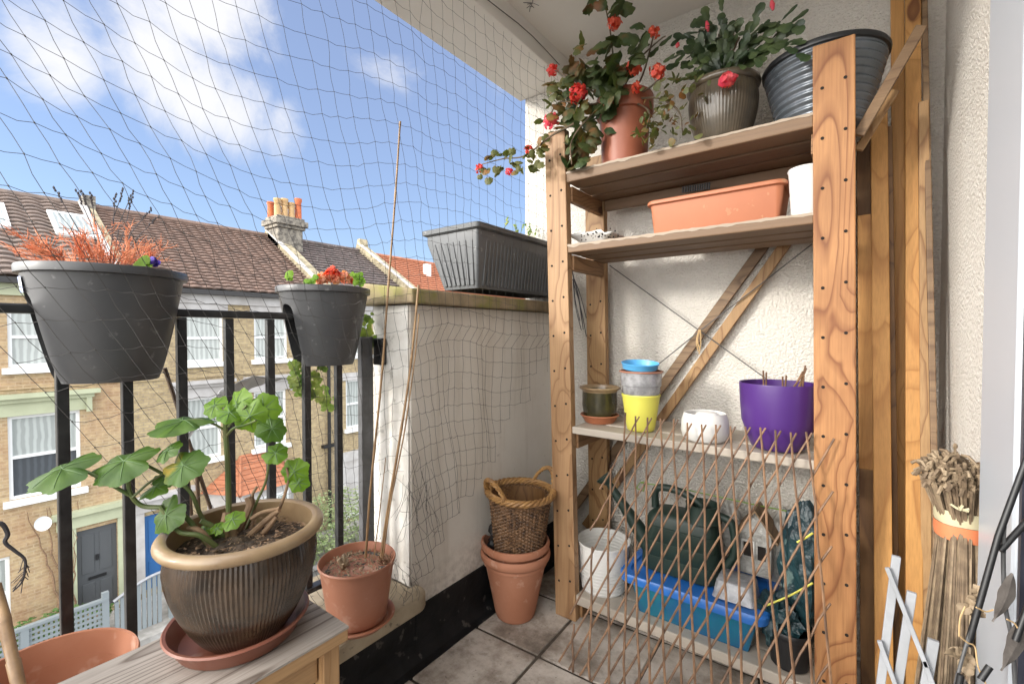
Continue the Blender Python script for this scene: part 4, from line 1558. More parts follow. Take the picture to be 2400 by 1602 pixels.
# grey ribbed tub
x, y, r = circ(1778, 2080, Y=1.60)
zt_ = zat(x, y, 150)
tb = thing('ribbed_tub', 'shiny grey ribbed round tub with a dark rim, partly behind the near post', 'tub', (x, y, TZ))
pr = [(r * .60, TZ)]
for i in range(1, 100):
    t = i / 100
    rr_ = r * (.66 + .30 * t) + .0030 * math.sin(t * 2 * math.pi * 10)
    pr.append((rr_, TZ + (zt_ - TZ) * .93 * t))
part('tub_body', MB().lathe(pr, 72, (x, y, 0), cap1=False), MT['zinc'], tb, smooth=True)
part('tub_rim', MB().lathe([(r * .95, zt_ - .016), (r * .99, zt_ - .014), (r, zt_ - .004), (r * .985, zt_), (r * .96, zt_ - .002), (r * .9, zt_ - .03), (r * .6, TZ + .01)], 72, (x, y, 0), cap0=False), MT['zincdark'], tb, smooth=True)

# ------------------------------------------------------------ second shelf
SZ2 = 1.353
a, b = at(1524, 500, Y=1.50), at(1826, 450, Y=1.50)
zb_ = zat(a.x, 1.50, 468)
zb2 = zat(b.x, 1.50, 428)
tz = (zb_ + zb2) / 2
ot = thing('window_box', 'long orange terracotta-coloured planter trough on the second shelf', 'planter', ((a.x + b.x) / 2, 1.57, SZ2))


def trough(root, x0, x1, y0, y1, z0, z1, mat, taper=.02, rim=.016, rimh=.022, th_=.006, r=.02, ribs=0, axis='X', ribd=.004):
    def rect(x0, x1, y0, y1, r, n=5):
        o_ = []
        for (cx, cy, a0) in ((x1 - r, y1 - r, 0), (x0 + r, y1 - r, 90), (x0 + r, y0 + r, 180), (x1 - r, y0 + r, 270)):
            for k in range(n):
                a_ = R(a0 + 90 * k / (n - 1))
                o_.append((cx + r * math.cos(a_), cy + r * math.sin(a_)))
        return o_
    mb = MB()
    zr_ = z1 - rimh
    levels = [(taper * 1.1, z0), (taper, z0 + .003), (0, zr_), (-rim, zr_ + .002), (-rim, z1 - .003), (-rim + .003, z1), (th_ * .5, z1 - .001), (th_, zr_), (taper + th_, z0 + .01)]
    rings = []
    for ins, z in levels:
        rings.append([(px, py, z) for px, py in rect(x0 + ins, x1 - ins, y0 + ins, y1 - ins, max(.003, r - (ins if ins > 0 else ins)))])
    n_ = len(rings[0])
    for ri in rings:
        mb.v += ri
    for i in range(len(rings) - 1):
        for k in range(n_):
            mb.f.append((i * n_ + k, i * n_ + (k + 1) % n_, (i + 1) * n_ + (k + 1) % n_, (i + 1) * n_ + k))
    mb.f.append(tuple(reversed(range(n_))))
    mb.f.append(tuple((len(rings) - 1) * n_ + k for k in range(n_)))
    o = part('planter_body', mb, MT[mat], root, smooth=True)
    return o


trough(ot, a.x - .002, b.x + .010, 1.495, 1.665, SZ2, tz, 'terra_orange', taper=.012, rim=.011, rimh=.014)
rs_ = MB()
for k in range(12):
    p = at(1600 + k * 5.6, 452 - k * .8, Y=1.64)
    rs_.tube([p, p + Vector((.001, 0, .022))], .0035, 5)
tag(obj('comb_strip', sub(rs_, ot.location), MT['black']), 'row of small black teeth sticking out of the orange trough', 'plant labels').location = ot.location

x, y, r = circ(1840, 1936, Y=1.52)
wp = thing('white_pot', 'plain white tapered pot between the orange trough and the near post', 'pot', (x, y, SZ2))
plain_pot(wp, x, y, SZ2, zat(x, y, 396), r * .76, r * 1.0, 'white', lip=.002, liph=.01, step=False)
# white tray with dark bits
a, b = at(1345, 560, Y=1.52), at(1452, 540, Y=1.52)
ft = thing('food_tray', 'crumpled white foam tray with black specks at the left of the second shelf', 'tray', ((a.x + b.x) / 2, 1.53, SZ2))
tm = MB()
n_ = 12
for j in range(n_ + 1):
    for i in range(n_ + 1):
        fx, fy = i / n_, j / n_
        e = max(abs(fx - .5), abs(fy - .5)) * 2
        h = .040 * max(0, (e - .45) / .55) ** .8 + .006 + .005 * noise.noise(Vector((fx * 5, fy * 5, 2)))
        if fx > .8:
            h *= .75
        tm.v.append((a.x + (b.x - a.x) * fx * .96, 1.475 + .13 * fy, SZ2 + h))
for j in range(n_):
    for i in range(n_):
        q = j * (n_ + 1) + i
        tm.f.append((q, q + 1, q + n_ + 2, q + n_ + 1))
part('tray', tm, MT['white'], ft, smooth=True, solid=.004)
sp_ = MB()
for k in range(38):
    uu = rnd.uniform(1362, 1455)
    p = at(uu, 563 - (uu - 1362) * .10 - abs(rnd.gauss(0, 9)), Y=1.462)
    s_ = rnd.uniform(.0015, .0042)
    sp_.lathe([(.0004, -s_), (s_, 0), (.0004, s_)], 6, p)
part('black_specks', sp_, MT['hole'], ft)

# ------------------------------------------------------------ third shelf
SZ3 = .704
x, y, r = circ(1358, 1455, Y=1.56)
saucer('pot_saucer', 'glossy orange terracotta saucer under the small green-brown glazed pot', x, y, SZ3, r * .72, r * .93, .030, 'terra_orange')
sp = thing('glazed_pot', 'small dark green-brown glazed pot with a buff rim on an orange saucer', 'pot', (x, y, SZ3 + .008))
z0, z1 = SZ3 + .010, zat(x, y, 905)
part('pot', MB().lathe([(r * .66, z0), (r * .76, z0 + .01), (r * .86, z0 + (z1 - z0) * .45), (r * .84, z1 - .016), (r * .86, z1 - .012)], 48, (x, y, 0), cap1=False), MT['glaze2'], sp, smooth=True)
part('rim', MB().lathe([(r * .84, z1 - .014), (r * .98, z1 - .008), (r, z1 - .003), (r * .97, z1), (r * .90, z1 - .002), (r * .8, z1 - .03), (r * .6, z0 + .02)], 48, (x, y, 0), cap0=False), MT['rim'], sp, smooth=True)

x, y, r = circ(1457, 1550, Y=1.515)
yp = thing('yellow_pot', 'lemon yellow tapered pot holding a stack of clear plastic pots', 'pot', (x, y, SZ3))
zy = zat(x, y, 922)
plain_pot(yp, x, y, SZ3, zy, r * .70, r * 1.0, 'yellow', lip=.001, liph=.01, step=False)
zc = zat(x, y, 868)
cp_ = thing('clear_pot', 'clear ribbed plastic pots with a pink rim nested in the yellow pot', 'pot', (x, y, SZ3 + .03))
part('pot_wall', MB().lathe([(r * .62, SZ3 + .03), (r * .90, zy), (r * .96, zy + .004), (r * .98, zy + .028), (r * 1.03, zy + .030), (r * 1.06, zc - .010), (r * 1.06, zc - .004)], 48, (x, y, 0), cap1=False), MT['clear'], cp_, smooth=True)
part('rim', MB().lathe([(r * 1.06, zc - .006), (r * 1.12, zc - .004), (r * 1.12, zc), (r * 1.05, zc + .001), (r * .98, zc - .02)], 48, (x, y, 0), cap0=False, cap1=False), MT['terra_pl'], cp_, smooth=True)
tl_ = Matrix.Rotation(R(5), 3, 'X') @ Matrix.Rotation(R(4), 3, 'Y')
bs = MB().lathe([(r * .80, 0), (r * .88, .003), (r * .95, .020), (r * .98, .022), (r * .95, .024), (r * .85, .006)], 48, (x - .004, y, zc + .004), tilt=tl_)
o = obj('blue_saucer', sub(bs, (x, y, zc)), MT['blue'], smooth=True)
o.location = (x, y, zc)
tag(o, 'sky blue plastic saucer lying on top of the clear pots', 'saucer')

x, y, r = circ(1597, 1713, Y=1.50)
z1 = zat(x, y, 966)
wb_ = thing('white_bowl', 'low rounded white pot with a domed cut-out rim in front of the battens', 'pot', (x, y, SZ3))


def cut(r_, z_, a, i):
    return r_


wbm = MB().lathe([(r * .80, SZ3), (r * .90, SZ3 + .006), (r, SZ3 + (z1 - SZ3) * .35), (r * .97, SZ3 + (z1 - SZ3) * .7), (r * .88, z1 - .004), (r * .85, z1), (r * .80, z1 - .004), (r * .86, SZ3 + .05), (r * .7, SZ3 + .01)], 56, (x, y, 0))
part('bowl', wbm, MT['white'], wb_, smooth=True)
part('inner_dome', MB().lathe([(r * .52, z1 - .03), (r * .50, z1 - .004), (r * .40, z1 + .004), (r * .2, z1 + .007), (.001, z1 + .008)], 36, (x + .012, y - .02, 0), cap0=False), MT['white'], wb_, smooth=True)

x, y, r = circ(1733, 1925, Y=1.52)
z1 = zat(x, y, 896)
pp = thing('purple_pot', 'large deep purple plastic pot with cut sticks inside, at the right of the third shelf', 'pot', (x, y, SZ3))
part('pot', MB().lathe([(r * .60, SZ3), (r * .68, SZ3 + .006), (r * .80, SZ3 + .04), (r * .93, SZ3 + (z1 - SZ3) * .42), (r * .97, SZ3 + (z1 - SZ3) * .7), (r, z1 - .004), (r * .995, z1), (r * .955, z1 - .001), (r * .93, SZ3 + .1), (r * .6, SZ3 + .01)], 64, (x, y, 0)), MT['purple'], pp, smooth=True)
stt = MB()
for (u, v, u2, v2) in [(1790, 895, 1789, 868), (1795, 893, 1796, 872), (1835, 893, 1834, 882), (1838, 895, 1843, 880), (1850, 898, 1882, 870), (1862, 900, 1890, 862), (1870, 896, 1888, 856), (1845, 896, 1880, 880), (1880, 890, 1884, 878)]:
    stt.tube([at(u, v + 30, Y=1.54), at(u2, v2, Y=1.52)], .0026, 5)
part('sticks', stt, MT['twig'], pp)

# ------------------------------------------------------------ bottom shelf
SZ4 = .096
x, y, r = circ(1353, 1481, Y=1.545)
z1 = zat(x, y, 1262)
bk = thing('ribbed_bucket', 'white ribbed bucket at the left end of the bottom shelf', 'bucket', (x, y, SZ4))
pr = [(r * .80, SZ4), (r * .82, SZ4 + .004)]
for i in range(1, 80):
    t = i / 80
    pr.append((r * (.82 + .14 * t) + (.0013 * math.sin(t * 2 * math.pi * 14) if t < .93 else 0), SZ4 + .004 + (z1 - SZ4 - .004) * t))
pr += [(r, z1 - .006), (r, z1), (r * .96, z1), (r * .93, z1 - .05), (r * .8, SZ4 + .008)]
part('bucket', MB().lathe(pr, 60, (x, y, 0)), MT['white'], bk, smooth=True)

tub = thing('storage_tub', 'translucent blue plastic tub with a bright blue rim on the bottom shelf', 'storage box', (-.39, 1.56, SZ4))
trough(tub, -.60, -.205, 1.445, 1.69, SZ4, .236, 'bluebox', taper=.030, rim=.020, rimh=.018, r=.035)
trim = MB()
o = part('rim_band', MB().lathe([(.001, 0), (.002, 0)], 3, (-.4, 1.5, .1)), MT['bluelid'], tub)
bpy.data.objects.remove(o)
lidm = MB()


def rrect(x0, x1, y0, y1, r, n=6):
    o_ = []
    for (cx, cy, a0) in ((x1 - r, y1 - r, 0), (x0 + r, y1 - r, 90), (x0 + r, y0 + r, 180), (x1 - r, y0 + r, 270)):
        for k in range(n):
            a_ = R(a0 + 90 * k / (n - 1))
            o_.append((cx + r * math.cos(a_), cy + r * math.sin(a_)))
    return o_


def loft(rings, cap0=True, cap1=True):
    mb = MB()
    n_ = len(rings[0])
    for r_ in rings:
        mb.v += [tuple(p) for p in r_]
    for i in range(len(rings) - 1):
        for k in range(n_):
            mb.f.append((i * n_ + k, i * n_ + (k + 1) % n_, (i + 1) * n_ + (k + 1) % n_, (i + 1) * n_ + k))
    if cap0:
        mb.f.append(tuple(reversed(range(n_))))
    if cap1:
        mb.f.append(tuple((len(rings) - 1) * n_ + k for k in range(n_)))
    return mb


rg = []
for ins, z in ((-.012, .210), (-.024, .212), (-.026, .234), (-.022, .240), (.0, .240), (.004, .234)):
    rg.append([(p[0], p[1], z) for p in rrect(-.60 + ins, -.205 - ins, 1.445 + ins, 1.69 - ins, .04)])
part('lid', loft(rg), MT['bluelid'], tub, smooth=True)

# watering can
wz = .242
wc = thing('watering_can', 'dark green plastic watering can standing on the blue tub', 'watering can', (-.45, 1.57, wz))
rg = []
for t, w in ((0, .98), (.02, 1.0), (.25, .99), (.255, .975), (.27, .975), (.275, .985), (.5, .965), (.505, .95), (.52, .95), (.525, .96), (.75, .93), (.755, .915), (.77, .915), (.775, .925), (.9, .88), (.97, .78), (1.0, .60)):
    z = wz + .195 * t
    cx, cy = -.455 + .006 * t, 1.560
    hx, hy = .125 * w, .068 * w
    rg.append([(p[0], p[1], z) for p in rrect(cx - hx, cx + hx, cy - hy, cy + hy, .045 * w)])
part('can_body', loft(rg), MT['green_pl'], wc, smooth=True)
sp0, sp1 = Vector((-.565, 1.56, wz + .05)), Vector((-.70, 1.52, wz + .25))
part('spout', MB().tube([sp0, sp0.lerp(sp1, .5) + Vector((-.008, 0, .01)), sp1], [.030, .020, .012], 14), MT['green_pl'], wc, smooth=True)
part('spout_rose', MB().tube([sp1, sp1 + Vector((-.015, -.003, .02)), sp1 + Vector((-.02, -.004, .026))], [.013, .032, .033], 16), MT['green_pl'], wc, smooth=True)
part('handle', MB().tube(curve([(-.545, 1.56, wz + .19), (-.540, 1.56, wz + .255), (-.47, 1.56, wz + .262), (-.40, 1.56, wz + .235), (-.385, 1.56, wz + .20)], 6), .0125, 12), MT['green_pl'], wc, smooth=True)
part('handle', MB().tube(curve([(-.345, 1.56, wz + .21), (-.300, 1.56, wz + .19), (-.292, 1.56, wz + .10), (-.325, 1.56, wz + .035)], 6), .013, 12), MT['green_pl'], wc, smooth=True)
part('filler_neck', MB().lathe([(.058, wz + .19), (.050, wz + .235), (.052, wz + .243), (.046, wz + .243), (.04, wz + .20), (.001, wz + .198)], 28, (-.385, 1.545, 0), cap0=False, cap1=False), MT['green_pl'], wc, smooth=True)


def crumple(name, lab, cat, c, ext, mat, seed, amp=.3, n=(26, 18), fr=2.2, parent=None):
    mb = MB()
    nu, nv = n
    for j in range(nv + 1):
        ph = math.pi * j / nv
        for i in range(nu):
            a_ = 2 * math.pi * i / nu
            d_ = Vector((math.sin(ph) * math.cos(a_), math.sin(ph) * math.sin(a_), math.cos(ph)))
            k_ = 1 + amp * noise.noise(d_ * fr + Vector((seed, 0, 0))) + amp * .5 * noise.noise(d_ * fr * 3 + Vector((0, seed, 0)))
            mb.v.append((c[0] + d_.x * ext[0] * k_, c[1] + d_.y * ext[1] * k_, c[2] + d_.z * ext[2] * k_))
    for j in range(nv):
        for i in range(nu):
            i2 = (i + 1) % nu
            mb.f.append((j * nu + i, (j + 1) * nu + i, (j + 1) * nu + i2, j * nu + i2))
    if parent is not None:
        return part(name, mb, MT[mat], parent)
    loc = (c[0], c[1], c[2] - ext[2])
    o = obj(name, sub(mb, loc), MT[mat])
    o.location = loc
    return tag(o, lab, cat)


# little house-shaped box, clear tray, white bag
bh = thing('bird_house', 'small weathered grey and white wooden bird house with dark openings behind the clear bag', 'bird house', (-.235, 1.64, .27))
hx0, hx1, hy0, hy1 = -.285, -.195, 1.60, 1.68
bm = MB()
bm.v += [(hx0, hy0, .272), (hx1, hy0, .272), (hx1, hy0, .40), ((hx0 + hx1) / 2, hy0, .47), (hx0, hy0, .40), (hx0, hy1, .272), (hx1, hy1, .272), (hx1, hy1, .40), ((hx0 + hx1) / 2, hy1, .47), (hx0, hy1, .40)]
bm.f += [(0, 1, 2, 3, 4), (9, 8, 7, 6, 5), (0, 5, 6, 1), (1, 6, 7, 2), (4, 9, 5, 0)]
part('wall', bm, MT['bag'], bh)
rf = MB()
rf.bar(((hx0 + hx1) / 2, (hy0 + hy1) / 2, .478), (hx0 - .018, (hy0 + hy1) / 2, .392), .11, .006, up=(0, 1, 0))
rfm = MB()
for sx in (-1, 1):
    cx_ = (hx0 + hx1) / 2
    rfm.hexa([(cx_, hy0 - .012, .474), (cx_, hy1 + .012, .474), (cx_ + sx * .062, hy1 + .012, .385), (cx_ + sx * .062, hy0 - .012, .385),
              (cx_, hy0 - .012, .481), (cx_, hy1 + .012, .481), (cx_ + sx * .066, hy1 + .012, .390), (cx_ + sx * .066, hy0 - .012, .390)])
part('roof', rfm, MT['slat_old'], bh)
wn_ = MB()
for (xa, xb, za, zb__) in ((-.272, -.248, .33, .372), (-.232, -.210, .325, .368)):
    wn_.box(xa, xb, hy0 - .004, hy0 - .001, za, zb__)
part('window', wn_, MT['hole'], bh)
wf = MB()
for (xa, xb, za, zb__) in ((-.275, -.245, .326, .376),):
    wf.box(xa - .004, xa, hy0 - .007, hy0 - .001, za, zb__)
    wf.box(xb, xb + .004, hy0 - .007, hy0 - .001, za, zb__)
    wf.box(xa - .004, xb + .004, hy0 - .007, hy0 - .001, zb__, zb__ + .004)
part('window_frame', wf, MT['white'], bh)
ct = thing('clear_tray', 'upturned clear plastic tray with water drops on the right end of the blue tub', 'tray', (-.27, 1.50, .27))
rg = [[(p[0], p[1], z) for p in rrect(-.335 + i_, -.215 - i_, 1.452 + i_, 1.56 - i_, .012)] for i_, z in ((0, .242), (.002, .248), (.010, .290), (.014, .294))]
part('tray', loft(rg, cap0=False), MT['clear'], ct, smooth=True)
crumple('plastic_bag', 'crumpled white plastic bag behind the watering can', 'bag', (-.345, 1.66, .37), (.06, .035, .09), 'bag', 3)
crumple('plastic_bag', 'pale grey bulging bag against the wall left of the teal bag', 'bag', (-.165, 1.70, .30), (.065, .05, .16), 'bag', 9, amp=.15)
tg = thing('teal_bag', 'teal plastic compost bag with yellow tape slumped beside the near post', 'bag', (-.115, 1.53, .2))
crumple('bag_body', None, None, (-.105, 1.535, .37), (.060, .055, .17), 'teal', 5, amp=.25, parent=tg)
crumple('bag_fold', None, None, (-.165, 1.50, .215), (.055, .045, .07), 'teal', 8, amp=.5, parent=tg)
tp = MB()
for (P) in ([(1790, 1420), (1850, 1395), (1905, 1365)], [(1868, 1270), (1890, 1258), (1905, 1248)]):
    tp.tube(curve([at(u, v, Y=1.462) for u, v in P], 5), .0028, 5)
part('yellow_tape', tp, MT['yellow'], tg)
x, y, r = circ(1800, 1925, Y=1.50)
bp = thing('black_pot', 'black plastic pot on the bottom shelf under the teal bag', 'pot', (x, y, SZ4))
plain_pot(bp, x, y, SZ4, .205, r * .75, r * .95, 'black', lip=.006, liph=.02)
# thin green cane
gc = MB().tube([at(1492, 1143, Y=1.62), at(1500, 1130, Y=1.62), at(1600, 1145, Y=1.63), at(1760, 1180, Y=1.66), at(1900, 1208, Y=1.70)], .0018, 6)
gc.tube([at(1795, 1188, Y=1.66), at(1797, 1250, Y=1.66)], .0016, 5)
gc.tube([at(1492, 1143, Y=1.62), at(1508, 1150, Y=1.60), at(1512, 1128, Y=1.61), at(1500, 1130, Y=1.62)], .0018, 5)
tag(obj('green_wire', gc, MT['leaf_lime']), 'thin green plant wire stretched across the wall above the watering can', 'wire')

# ------------------------------------------------------------ willow trellis in front of the shelves
TY = 1.385
tr_ = thing('willow_trellis', 'expanding trellis of thin brown willow twigs leaning against the shelf front', 'trellis', (-.4, TY, 0))
tg_r = random.Random(21)
NB = 14
topz = .765
TT = []
for i in range(NB):
    u_t = 1463 + (1893 - 1463) * (i / (NB - 1)) ** 1.12
    v_t = 985 + (1036 - 985) * i / (NB - 1)
    p = at(u_t, v_t + tg_r.uniform(-4, 4), Y=TY)
    TT.append(p)


def lean(p):
    return Vector((p.x, 1.405 - .20 * (1 - p.z / .77), p.z))


def bent(a, b, r0, off):
    a, b = lean(a), lean(b)
    P = [a]
    n_ = 9
    ph = tg_r.uniform(0, 6)
    for k in range(1, n_):
        t = k / n_
        P.append(a.lerp(b, t) + Vector((tg_r.uniform(-.0020, .0020) + .003 * math.sin(t * 6 + ph), off, 0)))
    P.append(b)
    return MB().tube(P, [r0 * (1.0 + .25 * t / n_) for t in range(n_ + 1)], 6)


def xleft(z):
    return TT[0].x - .012 - .105 * (1 - z / .77)


slope = -.45
SD = .115    # drift of the steep twigs to the right per metre down
for i, p in enumerate(TT):
    top = p + Vector((-.005, 0, .018))
    L = top.z - .004
    bot = top + Vector((SD * L + .006 * math.sin(i * 2.1), 0, -L))
    part('twig', bent(top, bot, .0028, -.004), MT['twig'], tr_, smooth=True)
for z in (.60, .36, .13):
    top = Vector((xleft(z), 0, z))
    bot = top + Vector((SD * (z - .004), 0, -(z - .004)))
    part('twig', bent(top, bot, .0030, -.004), MT['twig'], tr_, smooth=True)
for i in range(1, NB + 6):
    if i < NB:
        p = TT[i] + Vector((.008, 0, .018))
    else:
        p = Vector((TT[-1].x + .055, 0, TT[-1].z + .010 - (i - NB) * .125))
    z0 = max(.004, p.z - .80)
    bot = Vector((p.x + slope * (p.z - z0), 0, z0))
    # stop where the lattice's left border runs
    for k in range(200):
        t = k / 199
        q = p.lerp(bot, t)
        if q.x < xleft(q.z) - .02:
            bot = q
            break
    part('twig', bent(p, bot, .0026, .0036), MT['twig'], tr_, smooth=True)

# ------------------------------------------------------------ basket in stacked terracotta pots
D_ = 1.665
wdir = YAW - R(.43)
px_, py_ = -D_ * math.sin(wdir), D_ * math.cos(wdir)
tp_ = thing('stacked_pots', 'outer thick-rimmed terracotta pot on the floor by the shelf post', 'pot', (px_, py_, 0))
rT = .129
zT = .245
def terr(root, z0, z1, rb, rt_, lipn=2):
    pr = [(rb * .96, z0), (rb, z0 + .006)]
    for i in range(1, 8):
        t = i / 8
        pr.append((rb + (rt_ * .86 - rb) * t, z0 + (z1 - z0 - .05) * t))
    zz = z1 - .050
    pr += [(rt_ * .87, zz), (rt_ * .905, zz + .003), (rt_ * .91, zz + .010), (rt_ * .905, zz + .014), (rt_ * .95, zz + .017), (rt_ * .985, zz + .024), (rt_, zz + .036), (rt_ * .985, zz + .046), (rt_ * .95, zz + .050),
           (rt_ * .91, zz + .048), (rt_ * .87, zz + .03), (rt_ * .8, zz), (rb * .9, z0 + .012)]
    return part('pot', MB().lathe(pr, 64, (px_, py_, 0)), MT['terra'], root, smooth=True)


terr(tp_, 0.002, zT, .072, rT)
t2 = thing('stacked_pots', 'inner terracotta pot nested in the outer one, rim just above it', 'pot', (px_, py_, .04))
part('pot', MB().lathe([(.060, .045), (.066, .05), (.092, .20), (rT * .83, .238), (rT * .84, zT + .004), (rT * .965, zT + .010), (rT * .985, zT + .024), (rT * .96, zT + .034), (rT * .91, zT + .034), (rT * .87, zT + .02), (rT * .78, zT - .03), (.058, .06)], 64, (px_, py_, 0)), MT['terra'], t2, smooth=True)
crumple('black_liner', 'crumpled black liner between the basket and the terracotta pots', 'pot liner', (px_ - .055, py_ - .012, .275), (.040, .05, .060), 'black', 4, amp=.5)
# basket
bx0, by0 = px_ + .012, py_ + .004
bz0, bz1 = .235, .452
bsk = thing('wicker_basket', 'round brown wicker basket with two looped handles set in the terracotta pots', 'basket', (bx0, by0, bz0))
rb_, rt_ = .084, .112
tilt_ = Matrix.Rotation(R(2), 3, 'Y')
NS = 28


def bask(zf, a, off):
    r_ = rb_ + (rt_ - rb_) * zf + off
    p = tilt_ @ Vector((r_ * math.cos(a), r_ * math.sin(a), (bz1 - bz0) * zf))
    return Vector((bx0, by0, bz0)) + p


wv = MB()
rows = 34
for j in range(rows):
    zf = (j + .5) / rows
    pts = []
    for k in range(NS * 2 + 1):
        a = 2 * math.pi * k / (NS * 2)
        off = .0032 * math.cos(NS * a + (math.pi if j % 2 else 0))
        pts.append(bask(zf, a, off) + Vector((0, 0, rnd.uniform(-.0008, .0008))))
    wv.tube(pts, .0034, 5, cap=False)
part('weave', wv, MT['wicker'], bsk, smooth=True)
stk = MB()
for k in range(NS):
    a = 2 * math.pi * (k) / NS
    stk.tube([bask(0, a, 0), bask(.5, a, 0), bask(1, a, 0)], .0040, 5)
part('stakes', stk, MT['wicker'], bsk, smooth=True)
part('base_band', MB().tube([bask(-.01, 2 * math.pi * k / 40, .002) for k in range(41)], .007, 6, cap=False), MT['straw_pale'], bsk, smooth=True)
bm_ = MB()
for q in range(4):
    pts = []
    for k in range(97):
        a = 2 * math.pi * k / 96
        tw_ = a * 9 + q * math.pi / 2
        pts.append(bask(1.0 + .035 * math.sin(tw_) + .02, a, .006 + .009 * math.cos(tw_)))
    bm_.tube(pts, .0058, 6, cap=False)
part('rim_braid', bm_, MT['wicker_light'], bsk, smooth=True)
for s_ in (-1, 1):
    hm = MB()
    a0 = YAW + .62 + (math.pi if s_ < 0 else 0)
    for q in range(3):
        pts = []
        for k in range(33):
            t = k / 32
            aa = a0 + (t - .5) * 1.0
            hgt = math.sin(math.pi * t) ** .7
            ph = t * 26 + q * 2.1
            pts.append(bask(1.02 + hgt * .30 + .018 * math.sin(ph), aa, .008 + .006 * math.cos(ph) + hgt * .006))
        hm.tube(pts, .0052, 6)
    part('handle', hm, MT['wicker_light'], bsk, smooth=True)
ins = MB().lathe([(.080, .012), (.100, (bz1 - bz0) * .96)], 40, (bx0, by0, bz0), cap1=False)
part('lining', ins, MT['pine_brown'], bsk, smooth=True)

# ------------------------------------------------------------ grey trough on the coping
gtz0, gtz1 = 1.200, 1.428
gtr = thing('window_box', 'long dark grey ribbed planter trough on the mossy coping', 'planter', (-1.19, 1.5, 1.2))
X0b, X1b, X0t, X1t = -1.262, -1.090, -1.325, -1.062
Y0b, Y0t = 1.245, 1.215
Y1 = 1.775
# lofted tapering body
rg = []
for t, z in ((0, gtz0), (.03, gtz0 + .006), (1, gtz1 - .05), (1.0, gtz1 - .014)):
    rg.append([(p[0], p[1], z) for p in rrect(X0b + (X0t - X0b) * t, X1b + (X1t - X1b) * t, Y0b + (Y0t - Y0b) * t, Y1 + .01 * t, .010, 4)])
part('planter_body', loft(rg), MT['grey_plastic2'], gtr, smooth=True)
rg = [[(p[0], p[1], z) for p in rrect(X0t - i_, X1t + i_, Y0t - i_, Y1 + .015, .014, 4)] for i_, z in ((.0, gtz1 - .024), (.014, gtz1 - .018), (.016, gtz1 - .003), (.012, gtz1), (.004, gtz1), (-.006, gtz1 - .004), (-.01, gtz1 - .05))]
part('rim', loft(rg), MT['grey_plastic2'], gtr, smooth=True)
rbm = MB()
for i in range(7):   # ribs on the near end
    f_ = (i + .85) / 7.7
    xb_, xt_ = X0b + (X1b - X0b) * f_, X0t + (X1t - X0t) * f_
    t1 = .78
    rbm.bar((xb_, Y0b - .002, gtz0 + .012), (xb_ + (xt_ - xb_) * t1, Y0b + (Y0t - Y0b) * t1 - .002, gtz0 + .012 + (gtz1 - gtz0) * .70), .015, .012, up=(0, 1, 0))
yy = Y0b + .03
while yy < Y1 - .02:  # ribs along the long side
    t1 = .78
    rbm.bar((X1b + .001, yy, gtz0 + .012), (X1b + (X1t - X1b) * t1 + .001, yy - .004, gtz0 + .012 + (gtz1 - gtz0) * .70), .012, .012, up=(1, 0, 0))
    yy += .0215
part('ribs', rbm, MT['grey_plastic2'], gtr, bevel=.0015)
tw = MB()
for (u, v, n_) in ((1215, 540, 4), (1245, 545, 5), (1180, 525, 2), (1265, 552, 4)):
    for _ in range(n_):
        a = at(u + rnd.uniform(-8, 8), v + 18, X=-1.20)
        b = at(u + rnd.uniform(-16, 16), v - rnd.uniform(4, 26), X=-1.20)
        tw.tube([a, a.lerp(b, .5) + Vector((0, rnd.uniform(-.01, .01), 0)), b], .0010, 4)
        for _k in range(5):
            leaf_mesh(tw, a.lerp(b, rnd.uniform(.4, 1)), .006, (rnd.uniform(-1, 1), -1, .5), (1, 0, 1), lobes=3, notch=0, ring=1, seg=6)
part('seedlings', tw, MT['ivy'], gtr)
# dark dry stems hanging on the parapet behind the far post
ds = MB()
for k in range(6):
    a = at(1342 + rnd.uniform(-3, 5), 630 + 6 * k, Y=1.74)
    b = at(1372 + rnd.uniform(-14, 6), 745 + rnd.uniform(-10, 45), Y=1.76)
    ds.tube(curve([a, a.lerp(b, .5) + Vector((rnd.uniform(-.01, .01), 0, rnd.uniform(-.01, .01))), b], 4), .0019, 4)
tag(obj('dry_stems', ds, MT['spike']), 'dark dry stems hanging down between the far post and the back post', 'dry stems')

